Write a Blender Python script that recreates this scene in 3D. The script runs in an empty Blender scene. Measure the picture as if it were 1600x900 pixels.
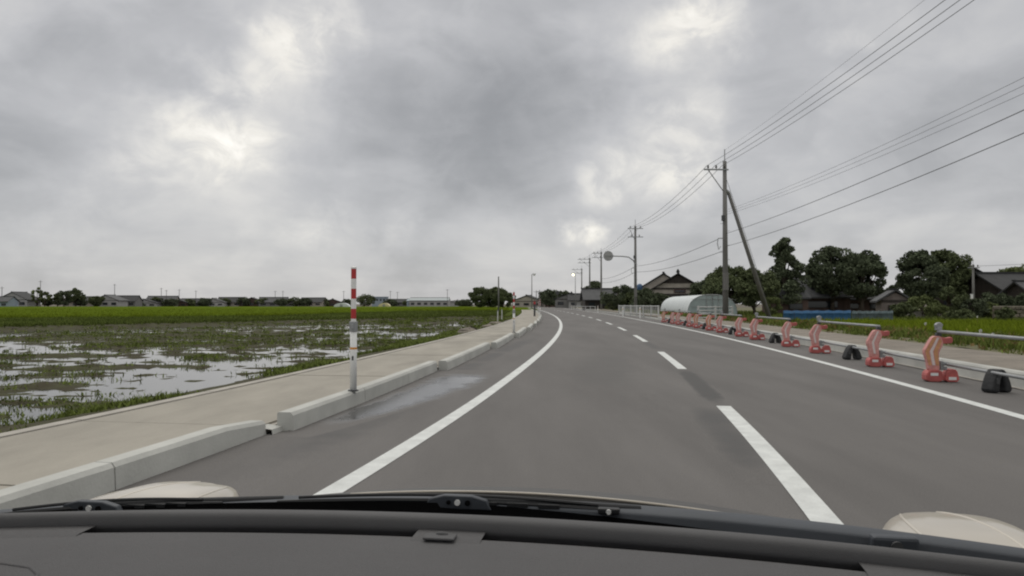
import bpy, bmesh, math, random
import numpy as np
from mathutils import Vector, Matrix

random.seed(7)
rng = np.random.default_rng(7)
S = bpy.context.scene
COL = S.collection
R = math.radians

# ------------------------------------------------------------------ camera
EYE = 1.2
cam_d = bpy.data.cameras.new("camera")
cam_d.sensor_width = 36.0
cam_d.lens = 27.0
cam_d.clip_start = 0.05
cam_d.clip_end = 9000.0
cam = bpy.data.objects.new("camera", cam_d)
cam.location = (0, 0, EYE)
cam.rotation_euler = (R(90 + 1.19), 0, 0)
COL.objects.link(cam)
S.camera = cam

def at(u, y, z=0.0):
    """a point at distance y ahead that lies in the direction of picture column u (1600 wide)"""
    return Vector(((u - 800.0) / 1200.0 * y, y, z))

# ------------------------------------------------------------------ sky
SUN_EL, SUN_AZ = 52.0, -18.0     # elevation, azimuth from straight ahead (left negative)
W = bpy.data.worlds.new("World")
S.world = W
W.use_nodes = True
wt = W.node_tree
wt.nodes.clear()
def wn(t, **kw):
    n = wt.nodes.new(t)
    for k, v in kw.items():
        setattr(n, k, v)
    return n
def wl(a, b):
    wt.links.new(a, b)
def wmath(op, a, b=None, c=None, clamp=False):
    n = wn('ShaderNodeMath', operation=op)
    n.use_clamp = clamp
    for i, v in enumerate((a, b, c)):
        if v is None:
            continue
        if isinstance(v, (int, float)):
            n.inputs[i].default_value = v
        else:
            wl(v, n.inputs[i])
    return n.outputs[0]
def wvec(op, a, b=None):
    n = wn('ShaderNodeVectorMath', operation=op)
    for i, v in enumerate((a, b)):
        if v is None:
            continue
        if isinstance(v, (tuple, list, Vector)):
            n.inputs[i].default_value = v
        else:
            wl(v, n.inputs[i])
    return n
tc = wn('ShaderNodeTexCoord')
dirn = wvec('NORMALIZE', tc.outputs['Generated']).outputs[0]
sep = wn('ShaderNodeSeparateXYZ'); wl(dirn, sep.inputs[0])
zpos = wmath('MAXIMUM', sep.outputs[2], 0.0)
inv = wmath('DIVIDE', 1.0, wmath('ADD', zpos, 0.13))
comb = wn('ShaderNodeCombineXYZ')
wl(wmath('MULTIPLY', sep.outputs[0], inv), comb.inputs[0])
wl(wmath('MULTIPLY', sep.outputs[1], inv), comb.inputs[1])
deck = comb.outputs[0]
def wnoise(vec, scale, detail=6.0, rough=0.55, dist=0.0, off=(0, 0, 0)):
    n = wn('ShaderNodeTexNoise')
    n.inputs['Scale'].default_value = scale
    n.inputs['Detail'].default_value = detail
    n.inputs['Roughness'].default_value = rough
    n.inputs['Distortion'].default_value = dist
    wl(wvec('ADD', vec, off).outputs[0], n.inputs['Vector'])
    return n
n1 = wnoise(deck, 0.62, 5.0, 0.5, 0.5, (3.1, 7.7, 0))
n2 = wnoise(deck, 1.9, 7.0, 0.56, 0.4, (1.3, 2.2, 0.4))
n3 = wnoise(dirn, 9.0, 6.0, 0.6, 0.2, (0.3, 0.9, 0.1))
n4 = wnoise(wvec('MULTIPLY', dirn, (1.0, 1.0, 1.9)).outputs[0], 3.4, 9.0, 0.52, 0.7, (2.3, 0.4, 1.1))
puff = wn('ShaderNodeMapRange', interpolation_type='SMOOTHSTEP'); wl(n4.outputs['Fac'], puff.inputs['Value'])
puff.inputs['From Min'].default_value = 0.36; puff.inputs['From Max'].default_value = 0.64
n5 = wnoise(wvec('MULTIPLY', dirn, (1.0, 1.0, 1.7)).outputs[0], 8.5, 8.0, 0.55, 0.5, (0.3, 3.4, 5.1))
puff2 = wn('ShaderNodeMapRange', interpolation_type='SMOOTHSTEP'); wl(n5.outputs['Fac'], puff2.inputs['Value'])
puff2.inputs['From Min'].default_value = 0.38; puff2.inputs['From Max'].default_value = 0.66
# large cloud masses and breaks, edges frayed by noise
warpn = wnoise(dirn, 5.5, 5.0, 0.6, 0.0, (4.0, 1.0, 2.0))
warp = wvec('MULTIPLY', wvec('SUBTRACT', warpn.outputs['Color'], (0.5, 0.5, 0.5)).outputs[0], (0.20, 0.1, 0.13)).outputs[0]
wd = wvec('MULTIPLY', wvec('ADD', dirn, warp).outputs[0], (1.0, 1.0, 1.35)).outputs[0]
MASSES = [  # azimuth px, row px, radius px, brightness change: lighter and darker banks of cloud
    (330, 190, 190, .08), (460, 70, 170, .08), (560, 40, 180, .04), (1060, 60, 170, .07), (1000, 260, 190, .06), (240, 265, 180, .05),
    (420, 300, 200, .03), (1390, 135, 170, .05), (1560, 265, 150, .05), (700, 440, 300, .05), (300, 425, 300, .04), (60, 60, 200, .04), (1260, 290, 150, .04),
    (760, 90, 270, -.07), (900, 190, 180, -.075), (680, 265, 220, -.06), (110, 215, 210, -.11), (600, 335, 190, -.05),
    (1240, 200, 190, -.04), (1330, 60, 240, -.06), (1570, 110, 200, -.05), (1560, 345, 240, -.08), (200, 45, 150, -.06), (790, 325, 120, -.05), (1130, 330, 140, -.04),
]
GAPS = [    # thin breaks where the light comes through
    (322, 205, 70, 1.0), (300, 245, 55, .6), (245, 270, 60, .4), (465, 60, 75, .7), (365, 115, 65, .55), (420, 90, 50, .5), (1085, 35, 80, .75), (1140, 70, 45, .5),
    (1060, 190, 55, .5), (1030, 265, 60, .7), (975, 280, 60, .55), (919, 374, 34, 1.1), (1300, 66, 30, .5), (640, 350, 40, .3), (505, 365, 60, .3),
]
def fall(u, v, r, a, inner=0.0):
    d = Vector(((u - 800) / 1200, 1.0, (475 - v) / 1200)).normalized()
    dist = wvec('DISTANCE', wd, (d.x, d.y, d.z * 1.35)).outputs['Value']
    mr = wn('ShaderNodeMapRange', interpolation_type='SMOOTHERSTEP')
    wl(dist, mr.inputs['Value'])
    mr.inputs['From Min'].default_value = inner * r / 1200 * 1.35
    mr.inputs['From Max'].default_value = r / 1200 * 1.35
    mr.inputs['To Min'].default_value = a
    mr.inputs['To Max'].default_value = 0.0
    return mr.outputs[0]
acc = gaps = None
for (u, v, r, a) in MASSES:
    o = fall(u, v, r, a * (.72 if a < 0 else 1), .3 if a < 0 else 0)
    acc = o if acc is None else wmath('ADD', acc, o)
for (u, v, r, a) in GAPS:
    o = fall(u, v, r * 1.28, a, .1)
    gaps = o if gaps is None else wmath('MAXIMUM', gaps, o)
torn = wnoise(wvec('MULTIPLY', dirn, (1.0, 1.0, 1.3)).outputs[0], 17.0, 7.0, 0.6, 0.6, (1.7, 0.2, 3.3))
tr_ = wn('ShaderNodeMapRange', interpolation_type='SMOOTHSTEP'); wl(torn.outputs['Fac'], tr_.inputs['Value'])
tr_.inputs['From Min'].default_value = 0.36; tr_.inputs['From Max'].default_value = 0.66; tr_.inputs['To Min'].default_value = 0.30
hz = wn('ShaderNodeMapRange', interpolation_type='SMOOTHSTEP'); wl(sep.outputs[2], hz.inputs['Value'])
hz.inputs['From Min'].default_value = 0.015; hz.inputs['From Max'].default_value = 0.16; hz.inputs['To Min'].default_value = 0.15
acc = wmath('MULTIPLY', acc, hz.outputs[0])
L = wmath('ADD', 0.515, acc)
L = wmath('MULTIPLY_ADD', wmath('SUBTRACT', n1.outputs['Fac'], 0.5), 0.14, L)
L = wmath('MULTIPLY_ADD', wmath('SUBTRACT', n2.outputs['Fac'], 0.5), 0.10, L)
L = wmath('MULTIPLY_ADD', wmath('SUBTRACT', n3.outputs['Fac'], 0.5), 0.07, L)
L = wmath('MULTIPLY_ADD', wmath('SUBTRACT', wmath('MULTIPLY', puff.outputs[0], 1.0), 0.5), 0.09, L)
L = wmath('MULTIPLY_ADD', wmath('SUBTRACT', wmath('MULTIPLY', puff2.outputs[0], 1.0), 0.5), 0.06, L)
L = wmath('MULTIPLY_ADD', wmath('MULTIPLY', gaps, tr_.outputs[0]), 0.40, L)
L = wmath('MAXIMUM', L, 0.12)
# an overcast sky is brighter towards the zenith
zen = wn('ShaderNodeMapRange', interpolation_type='SMOOTHSTEP')
wl(sep.outputs[2], zen.inputs['Value'])
zen.inputs['From Min'].default_value = 0.25
zen.inputs['From Max'].default_value = 1.0
zen.inputs['To Min'].default_value = 1.0
zen.inputs['To Max'].default_value = 1.9
L = wmath('MULTIPLY', L, zen.outputs[0])
tint = wn('ShaderNodeValToRGB')
tint.color_ramp.elements[0].position = 0.25
tint.color_ramp.elements[0].color = (0.985, 0.995, 1.03, 1)
tint.color_ramp.elements[1].position = 0.8
tint.color_ramp.elements[1].color = (1.04, 1.0, 0.93, 1)
e = tint.color_ramp.elements.new(0.5); e.color = (1.0, 0.995, 1.015, 1)
wl(L, tint.inputs[0])
cloud = wvec('MULTIPLY', tint.outputs[0]).outputs[0].node
lc = wn('ShaderNodeCombineXYZ')
for i in range(3):
    wl(wmath('MULTIPLY', L, 10.0), lc.inputs[i])
wl(lc.outputs[0], cloud.inputs[1])
sky = wn('ShaderNodeTexSky', sky_type='NISHITA')
sky.sun_disc = False
sky.sun_elevation = R(SUN_EL)
sky.sun_rotation = R(SUN_AZ)
mix = wn('ShaderNodeMix', data_type='RGBA')
mix.inputs[0].default_value = 0.95
wl(sky.outputs[0], mix.inputs[6])
wl(cloud.outputs[0], mix.inputs[7])
bg = wn('ShaderNodeBackground')
bg.inputs['Strength'].default_value = 0.1
wl(mix.outputs[2], bg.inputs['Color'])
wo = wn('ShaderNodeOutputWorld')
wl(bg.outputs[0], wo.inputs['Surface'])
W.cycles.sampling_method = 'MANUAL'
W.cycles.sample_map_resolution = 512

# ------------------------------------------------------------------ sun, exposure
sun_d = bpy.data.lights.new("sun", 'SUN')
sun_d.energy = 0.8
sun_d.angle = R(35)
sun_d.color = (1.0, 0.97, 0.93)
sun = bpy.data.objects.new("sun", sun_d)
sd = Vector((math.sin(R(SUN_AZ)) * math.cos(R(SUN_EL)), math.cos(R(SUN_AZ)) * math.cos(R(SUN_EL)), math.sin(R(SUN_EL))))
sun.rotation_euler = sd.to_track_quat('Z', 'Y').to_euler()
sun.location = (0, 0, 60)
COL.objects.link(sun)
S.view_settings.view_transform = 'Standard'
S.view_settings.look = 'None'
S.view_settings.exposure = 0.08
S.view_settings.gamma = 1.0
S.view_settings.use_curve_mapping = False
S.cycles.max_bounces = 6
S.cycles.transparent_max_bounces = 12
S.cycles.use_denoising = True
S.cycles.filter_width = 2.1

# ------------------------------------------------------------------ materials
MATS = {}
def mat(name, col, rough=0.8, var=0.0, scale=4.0, bump=0.0, bscale=40.0, metal=0.0, spec=0.5, col2=None, island=0.0, stretch=None,
        fine=0.0, fscale=120.0, coat=0.0, trans=0.0, emit=None, subs=None):
    if name in MATS:
        return MATS[name]
    m = bpy.data.materials.new(name)
    m.use_nodes = True
    t = m.node_tree
    b = t.nodes['Principled BSDF']
    b.inputs['Roughness'].default_value = rough
    b.inputs['Metallic'].default_value = metal
    b.inputs['Specular IOR Level'].default_value = spec
    b.inputs['Coat Weight'].default_value = coat
    b.inputs['Coat Roughness'].default_value = 0.12
    b.inputs['Transmission Weight'].default_value = trans
    b.inputs['Base Color'].default_value = (*col, 1)
    co = t.nodes.new('ShaderNodeTexCoord')
    vec = co.outputs['Object']
    if stretch:
        mp = t.nodes.new('ShaderNodeMapping')
        mp.inputs['Scale'].default_value = stretch
        t.links.new(vec, mp.inputs[0]); vec = mp.outputs[0]
    last = None
    if var > 0 or col2:
        n = t.nodes.new('ShaderNodeTexNoise')
        n.inputs['Scale'].default_value = scale
        n.inputs['Detail'].default_value = 6
        n.inputs['Roughness'].default_value = 0.62
        t.links.new(vec, n.inputs['Vector'])
        r = t.nodes.new('ShaderNodeValToRGB')
        r.color_ramp.elements[0].position = 0.33
        r.color_ramp.elements[1].position = 0.68
        c2 = col2 or tuple(c * (1 + var) for c in col)
        c1 = col if col2 else tuple(c * (1 - var) for c in col)
        r.color_ramp.elements[0].color = (*c1, 1)
        r.color_ramp.elements[1].color = (*c2, 1)
        t.links.new(n.outputs['Fac'], r.inputs[0])
        last = r.outputs[0]
    def mul(src, fac_out, lo, hi):
        mr = t.nodes.new('ShaderNodeMapRange')
        t.links.new(fac_out, mr.inputs['Value'])
        mr.inputs['To Min'].default_value = lo
        mr.inputs['To Max'].default_value = hi
        vm = t.nodes.new('ShaderNodeVectorMath'); vm.operation = 'SCALE'
        if src is None:
            vm.inputs[0].default_value = col
        else:
            t.links.new(src, vm.inputs[0])
        t.links.new(mr.outputs[0], vm.inputs['Scale'])
        return vm.outputs[0]
    if fine > 0:
        n = t.nodes.new('ShaderNodeTexNoise')
        n.inputs['Scale'].default_value = fscale
        n.inputs['Detail'].default_value = 3
        t.links.new(co.outputs['Object'], n.inputs['Vector'])
        last = mul(last, n.outputs['Fac'], 1 - fine, 1 + fine)
    if island > 0:
        g = t.nodes.new('ShaderNodeNewGeometry')
        last = mul(last, g.outputs['Random Per Island'], 1 - island, 1 + island)
    if last is not None:
        t.links.new(last, b.inputs['Base Color'])
    if bump > 0:
        n = t.nodes.new('ShaderNodeTexNoise')
        n.inputs['Scale'].default_value = bscale
        n.inputs['Detail'].default_value = 5
        t.links.new(vec, n.inputs['Vector'])
        bp = t.nodes.new('ShaderNodeBump')
        bp.inputs['Strength'].default_value = bump
        bp.inputs['Distance'].default_value = 0.02
        t.links.new(n.outputs['Fac'], bp.inputs['Height'])
        t.links.new(bp.outputs[0], b.inputs['Normal'])
    if emit:
        b.inputs['Emission Color'].default_value = (*emit[0], 1)
        b.inputs['Emission Strength'].default_value = emit[1]
    m['src'] = name
    MATS[name] = m
    return m

M_soil = mat('soil', (.10, .085, .06), .95, .35, 3.0, .6, 14)
M_road = mat('asphalt', (.121, .115, .111), .85, .16, 0.9, .35, 220, fine=.45, fscale=100, spec=.4, stretch=(1, .14, 1))
M_paint = mat('road_paint', (.60, .62, .61), .7, .13, 5.0, .3, 120, fine=.12, fscale=90)
M_tar = mat('tar_stain', (.072, .070, .070), .7, .2, 6.0, .3, 160, fine=.15)
M_wet = mat('wet_asphalt', (.085, .084, .086), .33, .25, 2.4, .12, 70, fine=.2, spec=.5)
M_kerb = mat('kerb_concrete', (.45, .455, .43), .9, .14, 1.3, .15, 40, fine=.05, fscale=60)
M_slab = mat('pavement_concrete', (.305, .285, .245), .92, .20, .9, .3, 50, fine=.10, stretch=(1, .35, 1))
M_edge = mat('edging_concrete', (.37, .35, .315), .92, .14, 2.0, .3, 50, fine=.08)
M_mud = mat('paddy_mud', (.045, .037, .025), .85, .3, 1.6, .5, 12, col2=(.062, .066, .028), spec=.1)
M_water = mat('paddy_water', (.030, .028, .022), .06, 0, spec=.6, bump=.05, bscale=9)
M_field = mat('field_floor', (.088, .124, .014), 1.0, spec=.0, var=.25, scale=.35, bump=.8, bscale=9, stretch=(1, .4, 1))
M_fielddull = mat('field_floor_dull', (.075, .095, .028), 1.0, .3, .35, .8, 8, spec=0)
M_rice = mat('rice_leaf', (.155, .200, .015), .9, .2, .08, island=.25, spec=.08)
M_dull = mat('dull_leaf', (.100, .128, .030), .9, .25, .1, island=.35, spec=.08)
M_grass = mat('verge_grass', (.135, .170, .042), .9, .3, .5, island=.35, spec=.08)
M_dry = mat('dry_grass', (.22, .15, .07), .9, .3, .5, island=.35, spec=.08)
M_gravel = mat('gravel_verge', (.22, .195, .165), .95, .22, 1.6, .8, 60, fine=.25, fscale=60)
M_leafd = mat('leaf_dark', (.095, .115, .070), .95, .25, .6, island=.3, spec=.12)
M_leafm = mat('leaf_mid', (.110, .132, .065), .95, .25, .5, island=.3, spec=.12)
M_leafl = mat('leaf_light', (.13, .155, .065), .95, .3, .5, island=.3, spec=.12)
M_bark = mat('bark', (.075, .06, .045), .95, .3, 6, .6, 20)
M_pole = mat('pole_concrete', (.175, .172, .165), .85, .14, 1.5, .2, 30, stretch=(1, 1, .2))
M_steel = mat('galvanised_steel', (.32, .33, .335), .5, .12, 4, metal=.7)
M_dark = mat('dark_metal', (.06, .062, .065), .55, .2, 6)
M_ceram = mat('insulator', (.11, .105, .10), .35)
M_wire = mat('wire_black', (.035, .037, .04), .6)
M_white = mat('white_enamel', (.74, .75, .74), .5, .06, 3)
M_fence = mat('fence_paint', (.50, .51, .50), .6, .1, 2)
M_red = mat('red_reflective', (.42, .028, .030), .45, .08, 9)
M_bred = mat('barricade_red', (.44, .105, .098), .6, .22, 7, fine=.1)
M_btor = mat('barricade_torso', (.55, .25, .23), .6, .2, 9, fine=.1)
M_bpink = mat('chevron_pink', (.58, .30, .275), .55, .18, 14)
M_bwhite = mat('chevron_white', (.66, .58, .56), .45, .10, 18)
M_byel = mat('chevron_orange', (.54, .27, .13), .5, .2, 18)
M_orange = mat('orange_band', (.62, .26, .05), .5)
M_rubber = mat('black_rubber', (.022, .023, .025), .75, .25, 9, .4, 25)
M_tarpB = mat('blue_tarp', (.045, .145, .30), .6, .22, 2.2, .5, 5)
M_tarpG = mat('grey_tarp', (.12, .165, .18), .7, .25, 2.2, .5, 5)
M_film = mat('greenhouse_film', (.60, .64, .64), .4, .08, 1.2, .3, 3)
M_filmend = mat('greenhouse_end', (.30, .36, .36), .4, .15, 1.2, .3, 3)
M_wallb = mat('plaster_beige', (.36, .33, .29), .9, .14, 1.2)
M_wallg = mat('plaster_grey', (.20, .20, .195), .9, .14, 1.2)
M_wallw = mat('plaster_white', (.36, .36, .355), .9, .1, 1.2)
M_wallr = mat('timber_brown', (.085, .055, .045), .85, .3, 2.5, stretch=(1, 1, .15))
M_timber = mat('dark_timber', (.035, .028, .024), .8, .3, 3)
M_tile = mat('roof_tile', (.030, .031, .033), .8, .25, 1.4, .7, 5)
M_tilel = mat('roof_tile_light', (.062, .064, .068), .75, .2, 1.4, .7, 5)
M_ridge = mat('ridge_tile', (.028, .030, .031), .8)
M_glass = mat('window_glass', (.03, .035, .04), .1, spec=.6)
M_bluew = mat('pale_blue_siding', (.30, .36, .42), .8, .1, 1)
M_stone = mat('stone_wall', (.20, .18, .14), .95, .4, 1.6, .8, 6)
M_lamp = mat('lamp_lit', (.9, .85, .7), .4, emit=((1.0, .88, .60), 2.6))
M_lampw = mat('lamp_cover', (.75, .76, .76), .4)
M_beige = mat('beige_car_paint', (.44, .40, .335), .33, .04, 3, coat=.6, spec=.5)
M_crease = mat('beige_crease', (.56, .52, .45), .4, coat=.4)
M_hood = mat('hood_grey_paint', (.052, .050, .048), .5, .04, 3, spec=.35)
M_dash = mat('dash_plastic', (.094, .093, .096), .75, .06, 6, .3, 700, fine=.14, fscale=420, spec=.3)
M_dashd = mat('dash_lip', (.085, .085, .088), .7, .05, 6, .15, 900, spec=.3)
M_black = mat('black_plastic', (.004, .004, .0045), .8, spec=.1)
M_cowl = mat('cowl_plastic', (.050, .057, .068), .6, .1, 5, spec=.4)
M_wiper = mat('wiper_black', (.018, .019, .021), .55, spec=.4)
M_head = mat('roof_lining', (.25, .24, .23), .9)
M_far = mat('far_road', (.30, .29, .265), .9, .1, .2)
M_bluetank = mat('blue_tank', (.05, .11, .22), .5)
mg = bpy.data.materials.new('windscreen_glass'); mg.use_nodes = True
mg.node_tree.nodes.clear()
_t = mg.node_tree.nodes.new('ShaderNodeBsdfTransparent'); _t.inputs[0].default_value = (.985, .99, .99, 1)
_o = mg.node_tree.nodes.new('ShaderNodeOutputMaterial')
mg.node_tree.links.new(_t.outputs[0], _o.inputs['Surface'])

# ------------------------------------------------------------------ mesh helpers
def tag(o, label=None, cat=None, group=None, kind=None):
    if label: o['label'] = label
    if cat: o['category'] = cat
    if group: o['group'] = group
    if kind: o['kind'] = kind
    return o
def empty(name, loc=(0, 0, 0), rz=0.0):
    o = bpy.data.objects.new(name, None)
    o.empty_display_size = 0.2
    o.location = loc
    o.rotation_euler = (0, 0, rz)
    COL.objects.link(o)
    return o
class MB:
    def __init__(s):
        s.v, s.f, s.m = [], [], []
        s.mi = 0
    def add(s, vs, fs):
        o = len(s.v)
        s.v += [tuple(v) for v in vs]
        s.f += [tuple(i + o for i in f) for f in fs]
        s.m += [s.mi] * len(fs)
        return s
    def box(s, c, d, rz=0.0, rot=None):
        x, y, z = d[0] / 2, d[1] / 2, d[2] / 2
        vs = [Vector((a * x, b * y, e * z)) for a in (-1, 1) for b in (-1, 1) for e in (-1, 1)]
        if rot is not None:
            vs = [rot @ v for v in vs]
        elif rz:
            m = Matrix.Rotation(rz, 3, 'Z'); vs = [m @ v for v in vs]
        vs = [v + Vector(c) for v in vs]
        return s.add(vs, [(0, 1, 3, 2), (4, 6, 7, 5), (0, 4, 5, 1), (2, 3, 7, 6), (0, 2, 6, 4), (1, 5, 7, 3)])
    def tube(s, pts, r, n=8, caps=True):
        pts = [Vector(p) for p in pts]
        rs = r if isinstance(r, (list, tuple)) else [r] * len(pts)
        o = len(s.v)
        up = None
        rings = []
        for i, p in enumerate(pts):
            a = pts[max(i - 1, 0)]; b = pts[min(i + 1, len(pts) - 1)]
            t = (b - a).normalized()
            if up is None or abs(t.dot(up)) > .98:
                up = Vector((0, 0, 1)) if abs(t.z) < .9 else Vector((1, 0, 0))
            x = t.cross(up).normalized(); y = t.cross(x).normalized(); up = -y if False else up
            rings.append([p + (x * math.cos(2 * math.pi * k / n) + y * math.sin(2 * math.pi * k / n)) * rs[i] for k in range(n)])
        vs = [v for g in rings for v in g]
        fs = []
        for i in range(len(pts) - 1):
            for k in range(n):
                a, b = i * n + k, i * n + (k + 1) % n
                fs.append((a, b, b + n, a + n))
        if caps:
            fs.append(tuple(range(n - 1, -1, -1)))
            fs.append(tuple((len(pts) - 1) * n + k for k in range(n)))
        return s.add(vs, fs)
    def prism(s, poly, d0, d1, axis='Y'):
        n = len(poly)
        mk = (lambda p, d: (p[0], d, p[1])) if axis == 'Y' else ((lambda p, d: (d, p[0], p[1])) if axis == 'X' else (lambda p, d: (p[0], p[1], d)))
        vs = [mk(p, d0) for p in poly] + [mk(p, d1) for p in poly]
        fs = [tuple(range(n)), tuple(range(2 * n - 1, n - 1, -1))]
        fs += [(i, i + n, (i + 1) % n + n, (i + 1) % n) for i in range(n)]
        return s.add(vs, fs)
    def sheet(s, rows):
        n = len(rows[0])
        vs = [p for r in rows for p in r]
        fs = [(i * n + k, i * n + k + 1, (i + 1) * n + k + 1, (i + 1) * n + k) for i in range(len(rows) - 1) for k in range(n - 1)]
        return s.add(vs, fs)
    def build(s, name, m, parent=None, smooth=False, bevel=0.0, seg=2, fix=True):
        me = bpy.data.meshes.new(name)
        me.from_pydata(s.v, [], s.f)
        for x in (m if isinstance(m, (list, tuple)) else [m]):
            me.materials.append(x)
        if isinstance(m, (list, tuple)):
            me.polygons.foreach_set('material_index', s.m)
        if fix:
            bm = bmesh.new(); bm.from_mesh(me)
            bmesh.ops.recalc_face_normals(bm, faces=bm.faces)
            bm.to_mesh(me); bm.free()
        if smooth:
            me.polygons.foreach_set('use_smooth', [True] * len(me.polygons))
        o = bpy.data.objects.new(name, me)
        COL.objects.link(o)
        if parent is not None:
            o.parent = parent
        if bevel > 0:
            b = o.modifiers.new('bevel', 'BEVEL'); b.width = bevel; b.segments = seg; b.limit_method = 'ANGLE'; b.angle_limit = R(40)
        return o
def copy_tree(o, parent=None):
    c = o.copy(); COL.objects.link(c); c.parent = parent
    for ch in list(o.children):
        copy_tree(ch, c)
    return c
def vnoise(x, y, seed=0):
    """smooth value noise, 0..1"""
    x = np.asarray(x, float); y = np.asarray(y, float)
    xi = np.floor(x).astype(np.int64); yi = np.floor(y).astype(np.int64)
    fx = x - xi; fy = y - yi
    fx = fx * fx * (3 - 2 * fx); fy = fy * fy * (3 - 2 * fy)
    def h(a, b):
        n = (a * 374761393 + b * 668265263 + seed * 974711) & 0x7fffffff
        n = ((n ^ (n >> 13)) * 1274126177) & 0x7fffffff
        return ((n ^ (n >> 16)) & 0xffff) / 65535.0
    return (h(xi, yi) * (1 - fx) + h(xi + 1, yi) * fx) * (1 - fy) + (h(xi, yi + 1) * (1 - fx) + h(xi + 1, yi + 1) * fx) * fy
def fbm(x, y, oct=4, seed=0):
    s = 0; a = .5; t = 0
    for i in range(oct):
        s = s + a * vnoise(x * 2 ** i, y * 2 ** i, seed + i); t += a; a *= .55
    return s / t
def fast_mesh(name, verts, faces, m, parent=None, smooth=False):
    """numpy verts n x 3, faces k x (3|4)"""
    me = bpy.data.meshes.new(name)
    k = faces.shape[1]
    me.vertices.add(len(verts)); me.vertices.foreach_set('co', verts.astype(np.float32).ravel())
    me.loops.add(faces.size); me.loops.foreach_set('vertex_index', faces.astype(np.int32).ravel())
    me.polygons.add(len(faces))
    me.polygons.foreach_set('loop_start', np.arange(0, faces.size, k, dtype=np.int32))
    me.polygons.foreach_set('loop_total', np.full(len(faces), k, dtype=np.int32))
    if smooth:
        me.polygons.foreach_set('use_smooth', np.ones(len(faces), dtype=bool))
    me.update(calc_edges=True)
    me.materials.append(m)
    o = bpy.data.objects.new(name, me); COL.objects.link(o)
    if parent is not None: o.parent = parent
    return o

# ------------------------------------------------------------------ the road's line
def xc(y):
    y = np.asarray(y, float)
    return -.0022 * np.clip(10 - y, 0, 15) ** 2 + np.where(y > -15, 1.13 + .165 * 45 * (1 - np.exp(-np.maximum(y, -15) / 45)), 1.13 + .165 * 45 * (1 - math.exp(15 / 45)) + (y + 15) * .23)
def slope(y):
    return .165 * np.exp(-np.maximum(np.asarray(y, float), -15) / 45) + .0044 * np.clip(10 - np.asarray(y, float), 0, 15)
def RP(y, off, z=0.0):
    s = float(slope(y)); k = 1 / math.sqrt(1 + s * s)
    return (float(xc(y)) + off * k, y - off * s * k, z)
def RPn(y, off):
    s = slope(y); k = 1 / np.sqrt(1 + s * s)
    return xc(y) + off * k, y - off * s * k
def ys(a, b, near=.6, grow=1.03):
    o = [a]; st = near
    while o[-1] + st < b:
        o.append(o[-1] + st)
        if o[-1] > 15: st *= grow
    o.append(b)
    return o
R_LINE = lambda y: 3.02 + max(0.0, y - 55) * .015
KR = lambda y: 4.42 + max(0.0, y - 55) * .015       # right kerb face
KL = -4.33
RWIDE = [ys(-14, 270, 1.0)]

# ground: one sheet to the horizon
g = MB(); g.sheet([[(-4000, -300, -.6), (4000, -300, -.6)], [(-4000, 6000, -.6), (4000, 6000, -.6)]])
tag(g.build('ground', M_soil), 'flat soil and farmland reaching to the horizon', 'ground', kind='structure')

yy = ys(-14, 260, .8)
b = MB(); b.sheet([[RP(y, o, 0) for o in (KL - .12, -3.05, -1.5, 0, 1.5, R_LINE(y), KR(y) + .12)] for y in yy])
road = tag(b.build('road', M_road), 'grey asphalt two-lane road bending gently leftwards', 'road', kind='structure')
def strip(name, y0, y1, off, w, m, z, parent, step=.6):
    n = max(2, int((y1 - y0) / step) + 1)
    s = MB()
    rows = []
    for i in range(n):
        y = y0 + (y1 - y0) * i / (n - 1)
        o = off(y) if callable(off) else off
        rows.append([RP(y, o - w / 2, z), RP(y, o + w / 2, z)])
    return s.sheet(rows).build(name, m, parent)
strip('edge_line', -10, 200, -2.95, .16, M_paint, .004, road)
strip('edge_line', -10, 200, R_LINE, .16, M_paint, .004, road)
y = 3.95
DASH = []
while y < 150:
    DASH.append((y, y + 5.08))
    y += 10.2
for a, c in DASH:
    strip('centre_dash', a, c, 0, .165, M_paint, .0055, road)
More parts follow.
